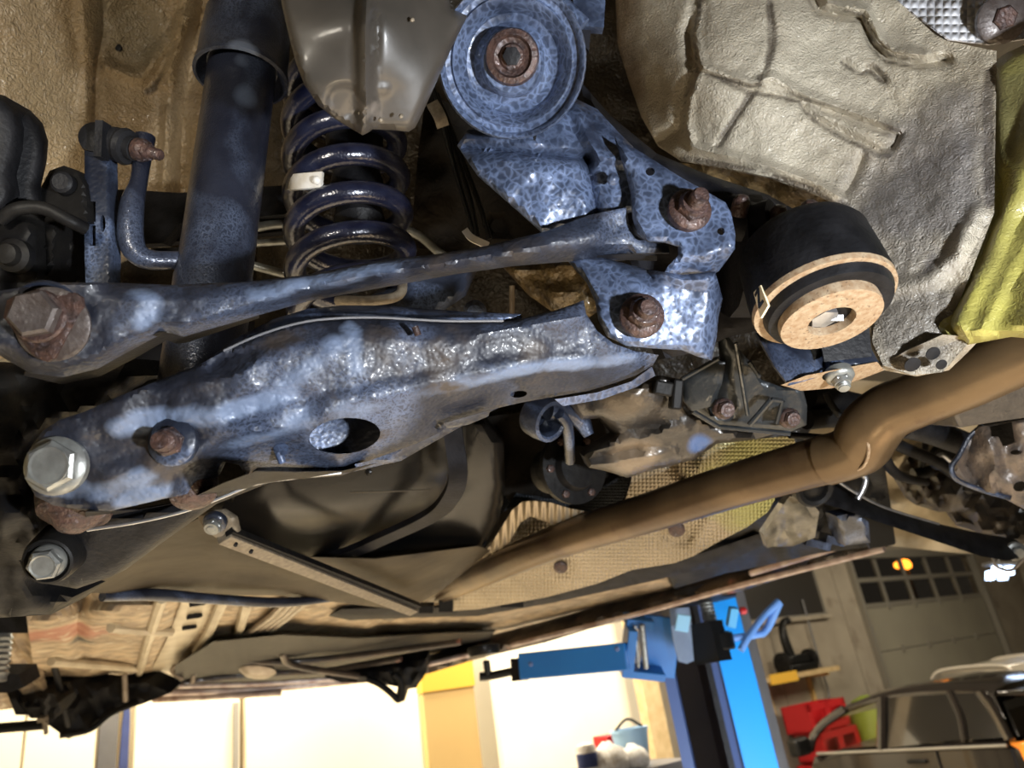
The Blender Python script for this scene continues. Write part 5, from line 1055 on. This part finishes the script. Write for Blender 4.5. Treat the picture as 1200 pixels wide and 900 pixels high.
und = thing('engine_undertray', P(380, 790, 2.8), 'black front undertray under the pale floor pan', 'undertray')
obj('tray_skin', sheet([(205, 780), (250, 752), (330, 744), (420, 748), (520, 742), (580, 740), (560, 770), (500, 784), (430, 796), (300, 806), (205, 812)], lambda x, y: zplane(.24)(x, y)-.05, step=7, thick=.02, relief=[('dome', 330, 785, 70, 14, 0, .08), ('noise', 25, .04)]), black_oil, und)
obj('tray_hook', [sweep([(430, 795, 2.7), (445, 802, 2.7), (458, 812, 2.7), (468, 820, 2.7), (470, 800, 2.7), (462, 790, 2.7)], .012, n=5), sheet([(380, 794), (440, 783), (500, 772), (500, 788), (488, 806), (476, 808), (474, 822), (463, 822), (466, 805), (440, 800), (400, 800)], 2.7, step=6, thick=.1, roll=(4, .02), relief=[('noise', 10, .03)])], black_oil, und)
for pp in ([(215, 800, 2.6), (300, 790, 2.7), (380, 786, 2.75), (470, 772, 2.7)], [(260, 770, 2.3), (330, 776, 2.4), (420, 768, 2.45), (540, 752, 2.4)], [(330, 765, 2.3), (345, 780, 2.4), (420, 792, 2.6)]):
    obj('tray_rib', sweep(pp, .011, seg=8), sill_m, und)
lab(obj('round_cover', lathe(P(303, 781, 2.45), ax(0, -.8, -.6), [(.02, -.01), (.05, 0), (.06, .015), (.04, .03), (.02, .032)], 20), pipe_m, und), 'pale round plug')
obj('left_bracket', [sweep([(225, 800, 2.5), (232, 780, 2.5), (262, 765, 2.5)], .008), sweep([(146, 790, 2.3), (147, 822, 2.3)], .008, n=2), sweep([(212, 775, 2.4), (202, 785, 2.4), (214, 796, 2.4)], .008)], pipe_m, und)
# sills
sl_ = thing('right_sill', P(800, 700, 2.3), 'long grimy sill with pale seam along the far side of the car', 'sill')
SP = lambda x, y, o=0: (x, y, zplane(.235)(x, y)+o)
obj('sill_box', sheet([(500, 780), (560, 760), (640, 740), (760, 708), (860, 680), (980, 650), (1046, 634), (1040, 641), (960, 664), (860, 695), (800, 706), (740, 722), (640, 753), (560, 772), (500, 790)], lambda x, y: max(1.5, min(3.0, 3.0-(x-500)/540*1.2))+.0, step=7, thick=.12, roll=(5, .03), relief=[('noise', 20, .02)]), sill_m, sl_)
obj('sill_seam', [sweep([(600, 756, 2.68), (760, 716, 2.34), (860, 688, 2.14), (1036, 643, 1.76)], .008, seg=8), sweep([(880, 672, 2.02), (940, 654, 1.88), (985, 640, 1.8)], .008, seg=8), sweep([(800, 668, 2.0), (870, 655, 1.86), (985, 618, 1.65)], .006, seg=8)], edge_m, sl_)
fs_ = thing('front_sill_seam', P(300, 806, 2.9), 'pale pinched seam along the lower edge of the front floor', 'sill')
obj('seam', [sweep([(180, 812, 2.75), (300, 808, 2.85), (420, 797, 2.95), (500, 785, 2.9)], .014, seg=8), sweep([(210, 804, 2.7), (330, 800, 2.8), (450, 789, 2.9), (560, 765, 2.8)], .010, seg=8), sweep([(180, 820, 2.8), (240, 817, 2.8), (330, 812, 2.85)], .012, seg=8)], edge_m, fs_)
rr_ = thing('tunnel_rail', P(700, 700, 1.6), 'black flat rail running along the lower edge of the foil heat shield', 'rail')
obj('rail_strip', [sheet([(385, 722), (400, 714), (480, 712), (560, 712), (650, 692), (740, 668), (830, 646), (900, 622), (905, 634), (850, 660), (760, 682), (650, 706), (560, 722), (480, 724), (410, 727)], [(385, 722, 1.8), (560, 715, 1.7), (740, 672, 1.45), (905, 628, 1.25)], step=7, thick=.03, roll=(5, .01))], steel_dark, rr_)
for x, y, a_, b_ in ((523, 708, .03, .025), (500, 712, .03, .015), (600, 706, .05, .012)): obj('rail_clip', cbox(x, y, 1.62, a_, b_, .03), black_oil, rr_)
crn = thing('rear_crossmember', P(950, 620, 1.3), 'cluttered black crossmember between heat shield and far trailing arm', 'crossmember')
obj('cross_skin', sheet([(780, 662), (830, 640), (880, 615), (905, 580), (935, 565), (985, 548), (1035, 535), (1042, 590), (1050, 636), (1010, 642), (960, 648), (900, 662), (850, 672), (790, 690)], [(780, 662, 1.6), (905, 580, 1.05), (1035, 535, 1.1), (1050, 636, 1.45), (850, 672, 1.6)], step=7, thick=.06, relief=[('noise', 14, .03), ('noise', 40, .05), ('ridge', [(830, 660), (900, 640), (910, 600)], 9, .03)]), black_oil, crn)
obj('dirty_plate', sheet([(905, 610), (925, 582), (945, 580), (960, 600), (955, 630), (930, 640), (900, 642), (895, 625)], [(905, 610, 1.04), (960, 600, 1.04), (900, 642, 1.12)], step=6, thick=.02, relief=[('noise', 12, .02)]), mk('mud_grey', (.16, .14, .1), (.05, .045, .035), 30, .4, .1, .2, [('n', 80, .5, .003)]), crn)
obj('bracket_block', [sheet([(980, 605), (1005, 600), (1018, 612), (1020, 636), (990, 640), (984, 622)], [(980, 605, 1.1), (1018, 612, 1.1), (990, 640, 1.15)], step=6, thick=.04, roll=(4, .01))], steel_mid, crn)
for x, w_ in ((975, .03), (955, .04)): obj('rail_stub', cbox(x, 632+(975-x)*.2, 1.2, w_, .012, .03, 14), steel_mid, crn)
obj('rod_hook', sweep([(1005, 552, 1.0), (1014, 560, 1.0), (1012, 572, 1.0), (1005, 585, 1.0)], .004), bright, crn)
obj('black_flap', sheet([(1000, 555), (1036, 540), (1046, 605), (1049, 638), (1020, 643), (1006, 600)], [(1000, 555, 1.18), (1036, 540, 1.18), (1049, 638, 1.3)], step=10, thick=.01), blackp, crn)

# ------------------------------------------------------------------ far rear corner
ta = thing('far_trailing_arm', P(1080, 610, 1.1), 'slim black far trailing arm pointing to the lower right with bright end bolt', 'control arm')
obj('arm_blade', sheet([(962, 575), (975, 562), (985, 566), (1005, 580), (1040, 597), (1100, 615), (1160, 628), (1192, 633), (1200, 642), (1196, 654), (1180, 657), (1150, 652), (1090, 632), (1030, 612), (985, 596), (965, 590)], [(962, 575, .98), (1100, 615, 1.15), (1196, 645, 1.3)], step=6, thick=.02, roll=(5, .008)), black, ta)
obj('arm_edge', sweep([(980, 563, .975), (1005, 579, 1.0), (1040, 596, 1.05), (1100, 614, 1.13)], .0018, seg=8), bright, ta)
obj('eye', lathe(P(955, 573, .95), ax(.1, -.3, -1), [(.026, -.02), (.026, .0), (.022, .004), (.017, .002), (.015, -.004), (.008, .002), (.004, .004)], 32), black_oil, ta)
bolt(P(1190, 646, 1.28), ax(-.1, -.2, -1), ta, .017, .012, .012, 0, 0, zinc, zinc)
obj('arm_wire', sweep([(1163, 652, 1.26), (1168, 664, 1.25), (1185, 668, 1.25), (1200, 655, 1.25)], .0025, seg=8), pipe_m, ta)
bk2 = thing('far_bracket', P(1160, 540, .9), 'rusted stamped bracket with slots at the right edge under the exhaust pipe', 'bracket')
obj('bracket_skin', sheet([(1150, 500), (1200, 492), (1290, 480), (1290, 640), (1200, 596), (1170, 580), (1140, 572), (1118, 562), (1114, 545), (1128, 525)], [(1114, 550, .9), (1200, 495, .84), (1290, 480, .8), (1290, 640, .84)], holes=[[(1160, 500), (1188, 494), (1192, 518), (1176, 524), (1170, 512), (1162, 512)], ell(1191, 530, 7, 3, -5, 10), ell(1196, 570, 9, 6, -10, 12)], step=6, thick=.004, roll=(5, .004), relief=[('edge', [(1140, 512), (1132, 545), (1145, 565)], 9, .012), ('ridge', [(1158, 515), (1166, 545), (1160, 575)], 10, .008), ('noise', 16, .006)]), mk('rusty_bracket', (.16, .12, .09), (.06, .05, .045), 50, .4, .2, .2, [('n', 200, .7, .002)]), bk2)
obj('bracket_rim', sweep([(1152, 498, .88), (1136, 512, .885), (1124, 534, .89), (1115, 548, .89), (1122, 562, .89), (1150, 574, .89), (1185, 584, .87)], .003, seg=8), steel_mid, bk2)
obj('bracket_back', sheet([(1150, 490), (1290, 470), (1290, 600), (1130, 575)], [(1150, 490, .96), (1290, 470, .92), (1130, 575, .98)], step=20, thick=.004), black, bk2)
tag(obj('rear_box_section', plate([P(1113, 470, .78), P(1190, 440, .74), P(1290, 405, .7), P(1290, 478, .7), P(1200, 489, .76), P(1126, 502, .80)], F*.08), mk('box_brown', (.05, .042, .036), (.075, .062, .05), 40, .4, .1, .2, [('n', 150, .5, .002)]), bevel=.003), 'dark brown box section just below the exhaust pipe at right', 'box section')
fb = thing('far_brake', P(1110, 570, 1.6), 'dark silhouetted brake and hub of the opposite wheel', 'brake')
obj('hub_casting', sheet([(1070, 565), (1082, 545), (1088, 530), (1100, 522), (1130, 525), (1140, 560), (1200, 580), (1225, 620), (1195, 640), (1150, 625), (1130, 600), (1100, 600), (1085, 590)], [(1070, 565, 1.5), (1130, 525, 1.45), (1225, 620, 1.35), (1130, 600, 1.4)], step=6, thick=.08, roll=(8, .03), relief=[('noise', 12, .03)]), mk('brake_brown', (.04, .028, .016), (.018, .013, .009), 30, .5, .1, .1, [('n', 60, .6, .004)]), fb)
obj('bleed_nipple', [sweep([(1086, 512, 1.4), (1083, 530, 1.4), (1080, 548, 1.42)], .006), sweep([(1070, 556, 1.42), (1090, 552, 1.42)], .012), lathe(P(1104, 535, 1.42), ax(0, -.2, -1), [(.02, -.01), (.028, 0), (.024, .01), (.01, .014)], 20)], black_oil, fb)
lab(obj('bright_cap', sweep([(1095, 538, 1.38), (1104, 533, 1.38), (1114, 540, 1.38)], .004), bright, fb), 'bright edge')
hs_ = thing('far_brake_hose', P(1060, 540, 1.2), 'black hoses curving below the exhaust pipe towards the opposite brake', 'hose')
obj('hose', sweep([(1036, 535, 1.0), (1045, 550, 1.05), (1060, 560, 1.15), (1085, 565, 1.4)], .0075), black, hs_)
obj('hose', sweep([(1035, 512, .98), (1060, 525, 1.02), (1095, 540, 1.08), (1125, 560, 1.1)], .0085), black, hs_)
obj('hose', sweep([(1058, 497, .92), (1090, 505, .94), (1130, 520, 1.0)], .017), black, hs_)
lab(obj('pipe', [sweep([(1085, 490, .9), (1105, 496, .9)], .003), sweep([(1100, 486, .9), (1115, 488, .9)], .003)], bright, hs_), 'bright pipes')
fa = thing('far_wheel_arch', P(1100, 560, 1.9), 'tan lining of the opposite wheel arch behind the hoses', 'body panel')
obj('arch_skin', sheet([(930, 440), (1070, 450), (1140, 480), (1200, 560), (1260, 640), (1220, 655), (1120, 648), (1046, 640), (1030, 560), (940, 520)], [(930, 440, 1.5), (1070, 470, 1.7), (1200, 560, 2.0), (1260, 640, 2.0), (1046, 640, 1.9)], step=9, thick=.02, relief=[('ridge', [(1040, 595), (1110, 570), (1180, 600)], 12, .06), ('ridge', [(1045, 540), (1090, 520)], 10, .05), ('noise', 50, .06)]), floor_l, fa)
gp = thing('gearbox_hoses', P(960, 480, .95), 'grey ribbed hoses seen right of the cast carrier', 'hose')
obj('hose', [sweep([(945, 465, .9), (975, 470, .92), (1020, 480, .95)], .017), sweep([(945, 492, .88), (980, 490, .9), (1010, 500, .92)], .012), sweep([(968, 460, .86), (975, 475, .86), (985, 488, .86)], .004), sweep([(925, 510, .86), (985, 514, .88)], .004, n=2)], black_oil, gp)

# lower left: dark front suspension hardware and lift pad of the far left
fl = thing('front_suspension', P(60, 800, 2.2), 'dark front suspension silhouette at the lower left', 'suspension')
obj('spring_plate', [sheet([(-60, 724), (20, 720), (50, 722), (53, 736), (30, 742), (-60, 742)], [(-60, 724, 1.6), (53, 730, 1.6), (0, 742, 1.6)], step=8, thick=.06), sheet([(-60, 790), (22, 790), (27, 806), (10, 812), (-60, 812)], [(-60, 790, 1.6), (27, 800, 1.6), (0, 812, 1.6)], step=8, thick=.06)], black, fl)
obj('threaded_rod', lathe(P(2, 742, 1.62), -Z, [(.02, 0)]+[(.02 if i % 2 else .024, .006*i) for i in range(1, 16)]+[(.02, .1)], 16), zinc, fl)
obj('subframe_arm', [sheet([(8, 812), (60, 800), (120, 806), (170, 800), (200, 812), (165, 826), (140, 832), (110, 845), (100, 858), (80, 866), (60, 852), (40, 838), (18, 838)], [(8, 812, 2.1), (200, 812, 2.5), (80, 866, 2.2)], step=7, thick=.1, relief=[('noise', 14, .03)]), sweep([(160, 824, 2.4), (130, 836, 2.3), (105, 855, 2.25), (70, 862, 2.2)], .009), sheet([(12, 818), (66, 808), (76, 826), (64, 842), (36, 842), (26, 830)], 2.1, step=6, thick=.06, roll=(4, .02), relief=[('noise', 8, .03)]), sweep([(-60, 858, 2.1), (52, 849, 2.1)], .014, n=2)], black_oil, fl)
obj('drop_link', [cbox(50, 846, 2.1, .02, .03, .02), sweep([(53, 846, 2.1), (54, 860, 2.1)], .006, n=2)], bar_m, fl)
obj('strut', sweep([(50, 735, 1.95), (66, 790, 2.1), (80, 850, 2.2)], .009), black_oil, fl)
